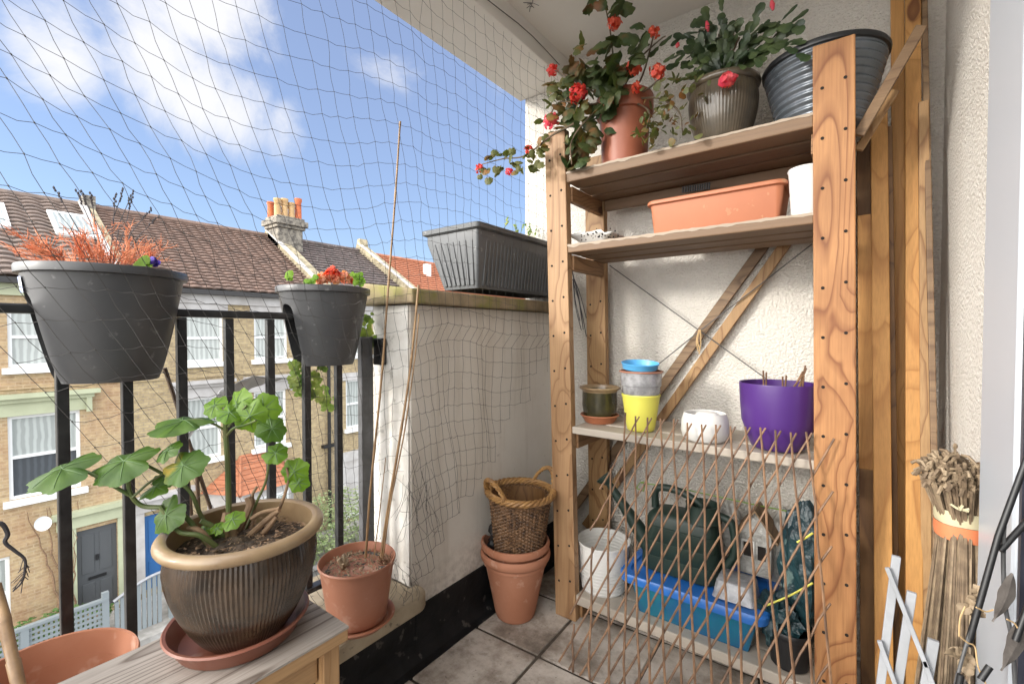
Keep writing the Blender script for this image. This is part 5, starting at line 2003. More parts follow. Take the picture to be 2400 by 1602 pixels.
# ============================================================ RAILING PLANTERS
MT['sticker'] = M('blue_white_sticker', (.70, .72, .76), .4, (.10, .18, .50), 60)
def rail_planter(label, ul, ur, vr, vb, seed, flute_rim=False):
    x, y, r = circ(ul, ur, X=-1.25)
    zt = zat(x, y, vr)
    zb = zat(x + .05, y, vb)
    th = thing('railing_planter', label, 'planter', (x, y, zb), 'round grey planters straddling the railing')
    # frustum body with an arched slot that drops over the rail
    body = MB()
    h = zt - zb
    prof = []
    for i in range(13):
        t = i / 12
        prof.append((r * (.60 + .34 * t ** .8), zb + (h - .016) * t))
    n = 64
    body.lathe(prof, n, (x, y, 0))
    me = bpy.data.meshes.new('tmp')
    me.from_pydata(body.v, [], body.f)
    me.update()
    o = bpy.data.objects.new('tmp', me)
    COL.objects.link(o)
    cut = MB()
    hw = .026
    top = 1.118
    pts = [(-hw, zb - .1), (hw, zb - .1), (hw, top - .02)]
    for k in range(1, 8):
        a = math.pi * k / 8
        pts.append((hw * math.cos(a), top - .02 + .02 * math.sin(a)))
    pts.append((-hw, top - .02))
    m = len(pts)
    cut.v = [(x + a, y - .3, b) for a, b in pts] + [(x + a, y + .3, b) for a, b in pts]
    cut.f = [tuple(reversed(range(m))), tuple(range(m, 2 * m))] + [(i, (i + 1) % m, m + (i + 1) % m, m + i) for i in range(m)]
    mc = bpy.data.meshes.new('tmpc')
    mc.from_pydata(cut.v, [], cut.f)
    mc.update()
    co = bpy.data.objects.new('tmpc', mc)
    COL.objects.link(co)
    for q in (me, mc):
        import bmesh
        bm = bmesh.new()
        bm.from_mesh(q)
        bmesh.ops.recalc_face_normals(bm, faces=bm.faces)
        bm.to_mesh(q)
        bm.free()
    md = o.modifiers.new('b', 'BOOLEAN')
    md.operation = 'DIFFERENCE'
    md.object = co
    md.solver = 'EXACT'
    dg = bpy.context.evaluated_depsgraph_get()
    res = bpy.data.meshes.new_from_object(o.evaluated_get(dg))
    bpy.data.objects.remove(o)
    bpy.data.objects.remove(co)
    mb = MB()
    mb.v = [tuple(v.co) for v in res.vertices]
    mb.f = [tuple(p.vertices) for p in res.polygons]
    part('planter_body', mb, MT['grey_plastic'], th, smooth=True)
    zr = zt
    rp = [(r * .935, zr - .018), (r * .995, zr - .016), (r * 1.0, zr - .003), (r * .99, zr), (r * .93, zr - .001), (r * .90, zr - .02), (r * .84, zr - .028), (.001, zr - .026)]
    part('rim', MB().lathe(rp, 72, (x, y, 0), cap0=False, cap1=False), MT['grey_plastic'], th, smooth=True)
    part('groove', MB().lathe([(r * .645, zb + .020), (r * .665, zb + .022), (r * .655, zb + .034), (r * .672, zb + .036)], 48, (x + .0, y, 0), cap0=False, cap1=False), MT['grey_plastic'], th, smooth=True) if False else None
    s = MB().lathe([(r * .85, zr - .025), (r * .5, zr - .020), (.001, zr - .018)], 32, (x, y, 0), cap0=False)
    part('soil', s, MT['soil_dark'], th)
    return th, x, y, r, zt, zb


p1, x1, y1_, r1, zt1, zb1 = rail_planter('dark grey round planter hooked over the railing at left, filled with orange-red dry heather', 30, 443, 634, 893, 1)
lb = MB()
for k in range(7):
    a_ = R(-100 + k * 3)
    for zz, rr_ in ((zt1 - .055, r1 * .905), (zt1 - .025, r1 * .932)):
        lb.v.append((x1 + (rr_ + .002) * math.cos(a_), y1_ + (rr_ + .002) * math.sin(a_), zz))
lb.f = [(2 * k, 2 * k + 2, 2 * k + 3, 2 * k + 1) for k in range(6)]
part('sticker', lb, MT['sticker'], p1)
# heather
hm = MB()
hr = random.Random(4)
c0 = Vector((x1, y1_, zt1 - .02))


def branchy(mb, p, d_, L, r_, depth, rng):
    q = p + d_ * L
    mid = p.lerp(q, .5) + Vector((rng.uniform(-1, 1), rng.uniform(-1, 1), rng.uniform(-1, 1))) * L * .10
    mb.tube([p, mid, q], [r_, r_ * .8, r_ * .5], 4)
    if depth > 0:
        for _ in range(rng.choice((3, 4, 4))):
            s_ = rng.uniform(.25, 1.0)
            nd = (d_ + Vector((rng.gauss(0, .42), rng.gauss(0, .42), rng.gauss(.05, .30)))).normalized()
            branchy(mb, p.lerp(q, s_), nd, L * rng.uniform(.40, .70), r_ * .72, depth - 1, rng)


for k in range(40):
    a = hr.uniform(0, 6.28)
    lean = hr.uniform(.2, 1.5)
    d_ = Vector((math.cos(a) * lean, math.sin(a) * lean - .1, 1)).normalized()
    st0 = c0 + Vector((math.cos(a) * .04, math.sin(a) * .04 - .02, 0))
    branchy(hm, st0, d_, hr.uniform(.050, .082), .0014, 3 if k % 2 else 2, hr)
hp_ = thing('dried_heather', 'spiky orange-red dried heather filling the left railing planter', 'plant', (x1, y1_, zt1 - .02))
part('stems', hm, MT['heather'], hp_)
sm_ = MB()
for (u, v) in ((128, 440), (178, 446), (192, 448), (213, 452), (270, 455), (290, 442), (312, 448), (309, 462), (356, 488), (370, 508)):
    b_ = at(u, v, X=-1.24)
    a_ = c0.lerp(b_, .15)
    m_ = c0.lerp(b_, .6) + Vector((0, hr.uniform(-.008, .008), .01))
    sm_.tube([a_, m_, b_], [.0009, .0008, .0006], 4)
    for _k in range(6):
        q = m_.lerp(b_, .6 + .4 * _k / 5)
        sm_.lathe([(.0003, -.0035), (.0022, 0), (.0003, .0035)], 5, q + Vector((hr.uniform(-.002, .002), hr.uniform(-.002, .002), 0)))
part('seed_heads', sm_, MT['spike'], hp_)
pv = at(345, 616, X=-1.19)
pf = thing('viola', 'small violet flower with lime green leaf at the right rim of the left planter', 'flower', pv - Vector((0, 0, .02)))
fm = MB()
floret(fm, at(357, 614, X=-1.17), .014, hr, n=16, ps=.008)
part('petals', fm, MT['violet'], pf, smooth=True)
fm = MB()
for (u, v) in ((330, 614), (338, 608), (344, 618), (325, 620)):
    leaf_mesh(fm, at(u, v, X=-1.165), .011, (.8, -.6, .4), (0, .3, 1), lobes=3, notch=0, ring=1, seg=9)
part('leaves', fm, MT['leaf_lime'], pf, smooth=True)

p2, x2, y2, r2, zt2, zb2_ = rail_planter('smaller looking dark grey round planter on the railing in the middle, holding peach flowers', 645, 869, 676, 855, 2)
fp = thing('begonia', 'mound of peach and coral flowers in the middle railing planter', 'plant', (x2, y2, zt2 - .02))
fm, fm2 = MB(), MB()
for (u, v, rr_, m_) in ((778, 632, .014, 0), (770, 642, .013, 0), (752, 648, .013, 1), (742, 654, .010, 1), (790, 640, .012, 0), (808, 644, .013, 1), (818, 652, .011, 1), (800, 652, .013, 1), (762, 656, .013, 1), (775, 650, .014, 1), (788, 656, .014, 1), (812, 657, .013, 1), (750, 660, .012, 1), (784, 655, .012, 1), (826, 657, .009, 0)):
    floret(fm if m_ else fm2, at(u, v, X=-1.20), rr_, hr, n=20, ps=.007)
part('flowers', fm, MT['peach'], fp, smooth=True)
part('flowers', fm2, MT['coral'], fp, smooth=True)
fm = MB()
for (u, v) in ((728, 658), (735, 652), (842, 652), (850, 660), (676, 652), (678, 645), (830, 646), (838, 662), (720, 662), (845, 644)):
    for _ in range(3):
        leaf_mesh(fm, at(u + hr.uniform(-5, 5), v + hr.uniform(-5, 5), X=-1.18), hr.uniform(.006, .011), (.8, -.7, hr.uniform(0, .8)), (hr.uniform(-1, 1), 0, 1), lobes=3, notch=0, ring=1, seg=8)
part('leaves', fm, MT['leaf_lime'], fp, smooth=True)
# ivy on the rail behind and trailing below
iv = thing('trailing_ivy', 'sprig of variegated trailing leaves hanging below the middle planter', 'plant', at(720, 880, X=-1.27))
ivm, ivs = MB(), MB()
for P in ([(860, 745), (852, 790), (868, 800), (890, 805)], [(700, 850), (690, 900), (735, 925), (775, 945)], [(745, 860), (735, 900), (760, 930)], [(690, 860), (698, 910), (720, 930)]):
    c_ = curve([at(u, v, X=-1.27) for u, v in P], 5)
    ivs.tube(c_, .0012, 4)
    for q in c_:
        for _ in range(4):
            leaf_mesh(ivm, q + Vector((hr.uniform(.0, .012), hr.uniform(-.018, .018), hr.uniform(-.018, .018))), hr.uniform(.006, .011), (1, -.6, hr.uniform(-.3, .8)), (hr.uniform(-1, 1), hr.uniform(-1, 1), hr.uniform(-1, 1)), lobes=5, ring=1, seg=10, notch=.2)
part('leaves', ivm, MT['ivy'], iv, smooth=True)
part('stems', ivs, MT['stem_br'], iv)

# torn grey plastic film caught outside the bars
tf = MB()
P0 = [(596, 880), (560, 893), (520, 912), (500, 945), (505, 975)]
P1 = [(670, 884), (640, 892), (580, 915), (545, 935), (528, 952)]
n_ = 18
A_ = curve([at(u, v, X=-1.275) for u, v in P0], 6)
B_ = curve([at(u, v, X=-1.30) for u, v in P1], 6)
for k in range(len(A_)):
    for j in range(7):
        p = A_[k].lerp(B_[k], j / 6)
        p = p + Vector((.012 * noise.noise(p * 30), 0, .006 * noise.noise(p * 50)))
        tf.v.append(tuple(p))
for k in range(len(A_) - 1):
    for j in range(6):
        q = k * 7 + j
        tf.f.append((q, q + 1, q + 8, q + 7))
tag(obj('plastic_film', tf, MT['torn'], smooth=True, solid=.0012), 'torn grey plastic film snagged outside the railing bars', 'plastic film')
tf = MB()
c_ = [at(450, 1005, X=-1.28), at(470, 985, X=-1.285), at(418, 1045, X=-1.28), at(436, 1040, X=-1.275)]
tf.add([c_[1], c_[0], c_[2], c_[3]], [(0, 1, 2, 3)])
tag(obj('plastic_strip', tf, MT['torn'], solid=.0012), 'small pale strip of plastic hooked over a railing bar beside the leaning stick', 'plastic strip')
for (a, b, lab) in (((386, 862), (490, 1190), 'longest brown stick leaning outside the railing behind the pelargonium'),
                    ((440, 1120), (446, 1200), 'short upright brown stick just left of the others behind the pelargonium'),
                    ((460, 1080), (464, 1200), 'upright brown stick with a broken tip behind the pelargonium')):
    pa, pb = at(*a, X=-1.31), at(*b, X=-1.31)
    pb = pa.lerp(pb, (pa.z - .246) / (pa.z - pb.z))
    o = obj('brown_stick', sub(MB().tube([pa, pa.lerp(pb, .5) + Vector((0, .003, 0)), pb], .0045, 7), pb), MT['cane_dark'], smooth=True)
    o.location = pb
    tag(o, lab, 'stick')

# ============================================================ BENCH AND POTS
TBZ = .50
bq = thing('bench', 'narrow pine bench with a weathered grey top under the large glazed pot', 'bench', (-.85, .1, 0))
cR = at(818, 1466, Z=TBZ)
bx1_, by1_ = cR.x, cR.y
bx0_ = bx1_ - .238
ylo = -.55
bt = MB()
edges = [bx0_, bx0_ + .118, bx1_]
part('bench_top', MB().box(bx0_, bx0_ + .118, ylo, by1_, TBZ - .004, TBZ), MT['bench_top'], bq)
part('bench_top', MB().box(bx0_ + .1195, bx1_, ylo, by1_, TBZ - .004, TBZ), MT['bench_top'], bq)
part('bench_board', MB().box(bx0_ + .001, bx1_ - .001, ylo + .001, by1_ - .001, TBZ - .026, TBZ - .0045), MT['bench_pine'], bq, bevel=.002)
part('apron', MB().box(bx1_ - .040, bx1_ - .024, ylo + .05, by1_ - .048, TBZ - .085, TBZ - .027), MT['bench_pine'], bq, bevel=.002)
part('apron', MB().box(bx0_ + .024, bx0_ + .040, ylo + .05, by1_ - .048, TBZ - .085, TBZ - .027), MT['bench_pine'], bq, bevel=.002)
part('apron', MB().box(bx0_ + .042, bx1_ - .042, by1_ - .060, by1_ - .046, TBZ - .085, TBZ - .027), MT['bench_pine'], bq, bevel=.002)
for xx in (bx0_ + .012, bx1_ - .040):
    for yy in (ylo + .02, by1_ - .045):
        part('leg', MB().box(xx, xx + .030, yy, yy + .032, 0.001, TBZ - .027), MT['bench_leg'], bq, bevel=.002)
part('stretcher', MB().box(bx0_ + .044, bx0_ + .06, ylo + .06, by1_ - .05, .20, .24), MT['bench_pine'], bq, bevel=.002)

# big glazed pot
gx, gy, gr_ = circ(345, 754, D=.93)
sx_, sy_ = gx - .012, gy - .004
saucer('pot_saucer', 'large brown-red saucer under the big glazed pot on the bench', sx_, sy_, TBZ + .001, gr_ * .72, gr_ * .86, .036, 'terra_dark')
bigp = thing('pelargonium_pot', 'large ribbed brown pot with buff rim and leggy green pelargonium on the bench', 'potted plant', (gx, gy, TBZ + .008))
zrim = .702
ribbed_pot(bigp, gx - .0, gy, TBZ + .008, zrim, gr_ * .985, 104, foot=.46, belly=.93, soil=.040)
CP = Vector((gx, gy, zrim - .045))
pr_ = random.Random(12)
stg, stb = MB(), MB()
dC = .83


def S(P, r0, r1, mb):
    c_ = curve([at(u, v, d=d) for u, v, d in P], 7)
    m_ = len(c_)
    mb.tube(c_, [r0 + (r1 - r0) * i / (m_ - 1) for i in range(m_)], 8)
    return c_


S([(538, 1285, .84), (536, 1180, .84), (533, 1080, .84), (528, 1000, .84), (530, 955, .84)], .0052, .0042, stg)
S([(530, 1010, .84), (505, 995, .83), (470, 983, .82), (435, 985, .81)], .0022, .0018, stg)
S([(532, 1020, .84), (548, 1003, .83), (575, 995, .83), (600, 985, .82)], .0026, .0018, stg)
S([(535, 1000, .84), (555, 975, .84), (578, 950, .83)], .0024, .0018, stg)
S([(520, 1290, .80), (470, 1255, .78), (420, 1245, .77), (385, 1200, .77), (375, 1185, .77)], .0046, .003, stg)
S([(500, 1290, .80), (440, 1215, .79), (400, 1190, .78), (335, 1185, .77), (305, 1155, .76), (300, 1120, .76)], .0044, .0034, stg)
S([(305, 1160, .76), (260, 1135, .74), (215, 1110, .73), (190, 1100, .73)], .0030, .0022, stg)
S([(310, 1165, .76), (350, 1130, .77), (390, 1105, .78), (420, 1085, .78)], .0022, .0018, stg)
S([(525, 1290, .82), (475, 1215, .81), (445, 1150, .80), (400, 1120, .79), (345, 1090, .78), (320, 1075, .77)], .0042, .0022, stg)
S([(545, 1280, .83), (500, 1235, .81), (470, 1220, .80)], .0058, .004, stg)
S([(565, 1270, .86), (600, 1180, .87), (622, 1130, .87), (630, 1085, .87), (628, 1065, .87)], .0028, .002, stg)
S([(600, 1260, .87), (650, 1200, .88), (675, 1130, .88), (672, 1095, .88)], .0035, .0022, stb)
S([(555, 1285, .83), (600, 1240, .84), (640, 1205, .85), (655, 1195, .85)], .0062, .0045, stb)
S([(575, 1290, .83), (620, 1245, .84), (648, 1210, .85)], .0055, .004, stb)
S([(545, 1275, .84), (565, 1230, .85), (585, 1185, .86), (580, 1165, .86)], .0075, .006, stb)
S([(590, 1240, .86), (596, 1190, .87), (592, 1160, .87), (602, 1140, .87)], .0030, .0026, stb)
S([(590, 1215, .85), (615, 1200, .85), (655, 1190, .85)], .0045, .003, stb)
S([(530, 1290, .82), (528, 1240, .83), (534, 1200, .84)], .0110, .0088, stb)
S([(505, 1290, .80), (470, 1245, .79), (440, 1235, .79)], .0065, .004, stb)
S([(560, 1295, .82), (548, 1255, .83), (552, 1215, .83)], .0070, .005, stb)
part('stems', stg, MT['stem'], bigp, smooth=True)
part('woody_stems', stb, MT['dead'], bigp, smooth=True)
# leaves: (u, v, depth, size m, normal in camera-ish frame (right, back, up), tip direction)
LV = [
    (145, 1098, .72, .054, (-.15, -.45, 1), (-1, -.1, -.35), 'leaf'),
    (290, 1080, .75, .054, (-.1, -.50, 1), (-1, -.2, -.2), 'leaf'),
    (428, 985, .81, .056, (.0, -.16, 1), (-1, .1, -.02), 'leaf'),
    (430, 1090, .77, .040, (.05, -.75, .8), (1, -.2, -.35), 'leaf_blotch'),
    (392, 1055, .775, .026, (-.3, -.6, .7), (-.6, 0, .8), 'leaf'),
    (367, 1140, .775, .030, (-.2, -.4, 1), (-1, 0, -.1), 'leaf'),
    (385, 1120, .785, .020, (.2, -.6, .6), (.5, 0, -.7), 'leaf'),
    (390, 1205, .765, .036, (-.25, -.9, .45), (-.4, 0, -.9), 'leaf'),
    (555, 948, .84, .036, (-.4, -.95, .25), (.1, 0, 1), 'leaf_backlit'),
    (538, 966, .825, .026, (.3, -.6, .8), (.8, -.2, -.5), 'leaf_backlit'),
    (585, 975, .83, .036, (.1, -1, .0), (.1, 0, -1), 'leaf_backlit'),
    (618, 958, .84, .034, (.3, -.9, .25), (.7, 0, .8), 'leaf_backlit'),
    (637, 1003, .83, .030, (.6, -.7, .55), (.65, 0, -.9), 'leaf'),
    (502, 950, .84, .026, (-.1, -.8, .6), (-.9, 0, .25), 'leaf_backlit'),
    (645, 1060, .86, .026, (.2, -.7, .7), (1, 0, -.25), 'leaf_backlit'),
    (690, 1105, .88, .030, (.1, -1, .2), (.2, 0, 1), 'leaf_backlit'),
    (700, 1130, .88, .022, (.2, -.9, .3), (.4, 0, -1), 'leaf_backlit'),
    (545, 1216, .79, .022, (0, -.6, .8), (1, 0, .1), 'leaf_backlit'),
    (478, 1240, .80, .016, (0, -.5, .8), (-1, 0, .1), 'leaf_backlit'),
    (508, 1238, .80, .014, (0, -.7, .7), (.2, 0, 1), 'leaf_backlit'),
]
vn_ = MB()
lm = {'leaf': MB(), 'leaf_blotch': MB(), 'leaf_backlit': MB()}
bk_ = Vector((FW.x, FW.y, 0)).normalized()
for i, (u, v, d, s_, nn, tt, mk) in enumerate(LV):
    n_ = RT * nn[0] + bk_ * nn[1] + Vector((0, 0, nn[2]))
    t_ = RT * tt[0] + bk_ * tt[1] + Vector((0, 0, tt[2]))
    leaf_mesh(lm[mk], at(u, v, d=d), s_ * .86, n_, t_, lobes=7, cup=.22, notch=.30, ring=6, seg=56, wob=.050, seed=i)
    b_ = len(lm[mk].v) - 337
    nu_ = n_.normalized()
    for k in range(0, 56, 8):
        if k == 24 or k == 32:
            pass
        vp = [Vector(lm[mk].v[b_]) + nu_ * .0004] + [Vector(lm[mk].v[b_ + 1 + j * 56 + k]) + nu_ * .0004 for j in range(6)]
        vn_.tube(vp[:6], [.0009, .0008, .0007, .0006, .0005, .0003], 4, cap=False)
part('leaves', lm['leaf'], MT['leaf'], bigp, smooth=True)
part('veins', vn_, MT['vein'], bigp, smooth=True)
part('leaves', lm['leaf_backlit'], MT['leaf_backlit'], bigp, smooth=True)
part('leaves', lm['leaf_blotch'], MT['leaf_blotch'], bigp, smooth=True)
# litter on the soil
lt_ = MB()
for _ in range(520):
    a = pr_.uniform(0, 6.28)
    q = gr_ * .8 * math.sqrt(pr_.random())
    p = Vector((gx + q * math.cos(a), gy + q * math.sin(a), zrim - .040 + pr_.uniform(0, .012)))
    s_ = pr_.uniform(.002, .006)
    m_ = Matrix.Rotation(pr_.uniform(0, 6), 3, 'Z') @ Matrix.Rotation(pr_.uniform(-.8, .8), 3, 'X')
    lt_.add([p + m_ @ Vector(t) * s_ for t in ((-1, -.4, 0), (1, -.3, .2), (1, .3, 0), (-1, .4, .3))], [(0, 1, 2, 3)])
part('leaf_litter', lt_, MT['dead'], bigp)

# terracotta pot with canes on the sill
cx_, cy_, cr_ = circ(738, 925, X=-1.088)
saucer('pot_saucer', 'terracotta saucer under the cane pot on the stone sill', cx_ + .006, cy_ - .002, .246, cr_ * .80, cr_ * .93, .020, 'terra_pl')
cnp = thing('cane_pot', 'terracotta pot of dry soil with a dead stump on the stone sill', 'pot', (cx_, cy_, .252))
zc_ = zat(cx_, cy_, 1306)
plain_pot(cnp, cx_, cy_, .253, zc_, cr_ * .74, cr_, 'terra_pl', lip=.003, liph=.010, th_=.004, soil=zc_ - .024)
dm = MB()
base_ = Vector((cx_ + .018, cy_ - .045, zc_ - .028))
base_ = at(805, 1330, Z=zc_ - .022)
for k in range(9):
    a = pr_.uniform(0, 6.28)
    e_ = base_ + Vector((.016 * math.cos(a), .016 * math.sin(a), pr_.uniform(.012, .042)))
    dm.tube([base_, base_.lerp(e_, .6) + Vector((.003, 0, 0)), e_], [.0075, .005, .0035], 6)
part('dead_stump', dm, MT['straw_pale'], cnp, smooth=True)
dp_ = MB()
for k in range(46):
    a0_ = at(905 + pr_.uniform(-14, 12), 1318 + pr_.uniform(-10, 14), d=1.27)
    dp_.tube([a0_, a0_ + Vector((pr_.uniform(-.02, .02), pr_.uniform(-.02, .02), pr_.uniform(.0, .03)))], .0009, 4)
part('dry_sprigs', dp_, MT['twig'], cnp)


def cane(lab, P, r_, mat='cane', name='bamboo_cane'):
    c_ = [at(u, v, d=d) for u, v, d in P]
    c2 = curve(c_, 10)
    rs = []
    for i in range(len(c2)):
        rs.append(r_ * (1.0 + (.22 if i % 9 == 0 else 0)) * (1 - .25 * (1 - i / len(c2))))
    o = obj(name, sub(MB().tube(c2, rs, 9), c2[-1]), MT[mat], smooth=True)
    o.location = c2[-1]
    return tag(o, lab, 'cane')


cane('tallest bamboo cane in the cane pot, rising above the middle planter into the sky', [(938, 285, 1.34), (925, 480, 1.335), (908, 700, 1.33), (893, 900, 1.315), (868, 1150, 1.30), (857, 1305, 1.29)], .0036)
cane('shorter bamboo cane ending at the coping corner, thickest in the cane pot', [(981, 668, 1.33), (962, 860, 1.325), (935, 1040, 1.315), (908, 1200, 1.30), (893, 1312, 1.29)], .0042)
cane('thin split cane bound against the thicker cane by the wall corner', [(982, 735, 1.32), (972, 840, 1.315), (948, 1010, 1.31), (915, 1180, 1.295), (897, 1312, 1.285)], .0024)
cane('thin short cane standing between the two long canes', [(904, 1072, 1.31), (890, 1200, 1.30), (876, 1308, 1.29)], .0016)

# large terracotta pot at bottom left
lx, ly, lr = -1.10, .135, .125
bl = thing('terracotta_planter', 'large terracotta pot cut off by the bottom left corner, behind the bench', 'pot', (lx, ly, .246))
LZ = .455
plain_pot(bl, lx, ly, .2465, LZ, lr * .72, lr, 'terra', lip=.006, liph=.045, th_=.006, soil=LZ - .10)
ca = at(-10, 1370, d=.80)
cb = at(52, 1640, d=.735)
o = obj('bamboo_cane', sub(MB().tube([ca, ca.lerp(cb, .33) + Vector((0, .002, 0)), ca.lerp(cb, .345), ca.lerp(cb, .67), ca.lerp(cb, .68), cb], [.0075, .0078, .0092, .0080, .0094, .0085], 12), cb), MT['cane'], smooth=True)
o.location = cb
tag(o, 'thick bamboo cane crossing the bottom left corner in front of the terracotta pot', 'cane')

# bare gnarled climbing twig outside at left
gt_ = MB()
c_ = curve([at(u, v, X=-1.33) for u, v in ((-30, 1235), (2, 1226), (18, 1250), (12, 1270), (35, 1290), (58, 1310), (58, 1340), (50, 1365), (30, 1385))], 6)
gt_.tube(c_, [.0050 - .0038 * i / len(c_) for i in range(len(c_))], 6)
for k in range(12):
    a = c_[int(len(c_) * .6) + k % 12]
    gt_.tube([a, a + Vector((0, pr_.uniform(-.02, .006), -pr_.uniform(.01, .03)))], .0007, 4)
tag(obj('gnarled_twig', gt_, MT['spike'], smooth=True), 'black gnarled twig hanging outside the railing at the far left edge', 'twig')

# ============================================================ BIRD NETTING
nr = random.Random(8)
net = MB()
CELL = .0545


def netx(y, z):
    if y > .93:
        x = -1.045 if z > 1.10 else -1.088
        if 1.02 < z <= 1.16:
            x = -1.045
    else:
        if z > 1.22:
            x = -1.03
        elif z > .9:
            x = -1.03 - .055 * min(1, (1.22 - z) / .12)
        elif z > .5:
            x = -1.085 - .135 * (.9 - z) / .4
        else:
            x = -1.222
    return x


def netmap(i, j):
    """i along the balcony, j down from the beam"""
    y = -.62 + i * CELL
    z = 2.19 - j * CELL
    dz = 2.19 - z
    # slack: near strands sag sideways
    sh_ = max(0, .55 - y * .42)
    y2 = y + sh_ * dz * .75 + .012 * noise.noise(Vector((i * .21, j * .17, 3)))
    z2 = z - .10 * math.exp(-((y - .2) / .5) ** 2) * math.sin(min(1, dz / 1.1) * math.pi) + .012 * noise.noise(Vector((i * .23, j * .19, 7))) - .02 * math.sin(y * 5) * min(1, dz)
    if y > .9 and z < 1.1:
        y2 += min(1, (1.1 - z) / .35) * (.020 * math.sin(y * 16 + z * 2) + .008 * math.sin(z * 14))
    return y2, z2


pts = {}
NI, NJ = 46, 40
for i in range(NI):
    for j in range(NJ):
        y2, z2 = netmap(i, j)
        if y2 > 1.77 or z2 < .19 or y2 < -.6:
            continue
        if y2 > .93:
            zmin = .22 + (y2 - .95) * .88 + .03 * math.sin(i * 1.7)
            if z2 < zmin:
                continue
        elif z2 < .25:
            continue
        x = netx(y2, z2) + .010 * noise.noise(Vector((i * .3, j * .3, 1)))
        if y2 > .93:
            x = max(x, -1.092)
        pts[(i, j)] = Vector((x, y2 + nr.uniform(-.0035, .0035), z2 + nr.uniform(-.0035, .0035)))


def strand(a, b, r_=.00056):
    if a.y > .93 and a.z < 1.12:
        r_ = .00070
    L = (b - a).length
    if L > .125:
        return
    m1 = a.lerp(b, .5) + Vector((nr.uniform(-.002, .002), nr.uniform(-.0025, .0025), -.0035 * abs((b - a).y) / (L + 1e-6) * nr.uniform(.3, 1.6)))
    net.tube([a, m1, b], r_, 3, cap=False)


for (i, j), p in pts.items():
    for q in ((i + 1, j), (i, j + 1)):
        if q in pts:
            strand(p, pts[q])
    net.lathe([(.0003, -.0019), (.0013, 0), (.0003, .0017)], 4, p, cap0=False, cap1=False)
# edge cord along the inside of the beam
net.tube([(-1.022, -1.2 + k * .1, 2.19 + .01 * math.sin(k)) for k in range(30)], .0018, 5)
# loose bunch hanging at the wall corner
for k in range(24):
    a = at(965 + nr.uniform(-22, 48), 1130 + nr.uniform(-70, 60), X=-1.072)
    b = a + Vector((nr.uniform(-.012, .004), nr.uniform(-.05, .05), -nr.uniform(.04, .12)))
    c2_ = b + Vector((0, nr.uniform(-.04, .05), -nr.uniform(.01, .07)))
    if c2_.z < .20:
        c2_.z = .20
    net.tube(curve([a, b, c2_], 5), .0006, 3, cap=False)
for k in range(16):
    a = at(930 + nr.uniform(-20, 50), 1330 + nr.uniform(-30, 60), X=-1.05)
    b = a + Vector((nr.uniform(0, .025), nr.uniform(-.03, .03), -nr.uniform(.03, .07)))
    net.tube(curve([a, a.lerp(b, .5) + Vector((.008, .01, 0)), b], 4), .0006, 3, cap=False)
tag(obj('bird_netting', net, MT['net'], smooth=False), 'fine black knotted bird netting draped from the beam over the railing and parapet', 'netting')
# cobweb and scraps on the ceiling
cw = MB()
for (u, v) in ((1246, 12),):
    for _ in range(9):
        a = at(u + nr.uniform(-5, 5), v + nr.uniform(-5, 5), Z=2.243)
        cw.tube([a, a + Vector((nr.uniform(-.03, .03), nr.uniform(-.03, .03), 0))], .0011, 4)
tag(obj('cobweb_scraps', cw, MT['spike']), 'dark scraps of cobweb stuck to the soffit above the beam', 'cobweb')

# ============================================================ RIGHT SIDE
# tied bundle of reeds
bt_ = at(2250, 1225, d=.80)
rbn = thing('reed_bundle', 'tied bundle of dry reeds with folded tops standing against the house wall', 'reed bundle', (bt_.x, bt_.y, 0))
rd, rd2 = MB(), MB()
br = random.Random(17)
for k in range(300):
    a = br.uniform(0, 6.28)
    q = math.sqrt(br.random())
    pb = bt_ + Vector((.027 * q * math.cos(a), .030 * q * math.sin(a), 0))
    # spread towards the floor
    foot = Vector((bt_.x - .03 + .060 * q * math.cos(a), bt_.y - .085 + .15 * q * math.sin(a) + br.uniform(-.02, .02), .003))
    foot.x = min(foot.x, XW - .008)
    top = bt_ + Vector((.046 * q * math.cos(a) - .008, .056 * q * math.sin(a), .110 + br.uniform(-.016, .022) - .030 * q))
    if top.x > XW - .006:
        top.x = XW - .006
    mb = rd if k % 2 else rd2
    mb.tube([foot, foot.lerp(pb, .5) + Vector((br.uniform(-.005, .005), br.uniform(-.006, .006), 0)), pb, pb.lerp(top, .6), top], .0020, 5)
    # folded head
    e_ = top + Vector((br.uniform(-.016, .006), br.uniform(-.016, .016), br.uniform(-.016, .010)))
    mb.tube([top, (top + e_) / 2 + Vector((0, 0, .005)), e_], [.0026, .0030, .0030], 6)
part('reeds', rd, MT['straw'], rbn)
part('reeds', rd2, MT['straw_pale'], rbn)
part('tape', MB().lathe([(.0335, bt_.z + .002), (.0345, bt_.z + .012), (.034, bt_.z + .026)], 24, (bt_.x, bt_.y, 0), mod=lambda r_, z, a, i: r_ * (1 + .03 * math.sin(5 * a)), cap0=False, cap1=False), MT['cream'], rbn, smooth=True)
part('band', MB().lathe([(.033, bt_.z - .024), (.0345, bt_.z - .014), (.0342, bt_.z + .0015)], 24, (bt_.x, bt_.y, 0), mod=lambda r_, z, a, i: r_ * (1 + .03 * math.sin(5 * a)), cap0=False, cap1=False), MT['peel'], rbn, smooth=True)
kn = MB()
for k in range(5):
    p = at(2246 + k * 3, 1192 + (k % 2) * 3, d=.765)
    kn.tube([p, p + Vector((br.uniform(-.01, .01), 0, br.uniform(-.004, .012)))], .0022, 5)
part('knot', kn, MT['cream'], rbn)

# brown board behind the reeds
plank('timber_board', 'brown board mostly hidden behind the head of the reed bundle', 2318, 1700, 1.13, 2312, 1085, 1.15, .025, .010, 'pine_brown')

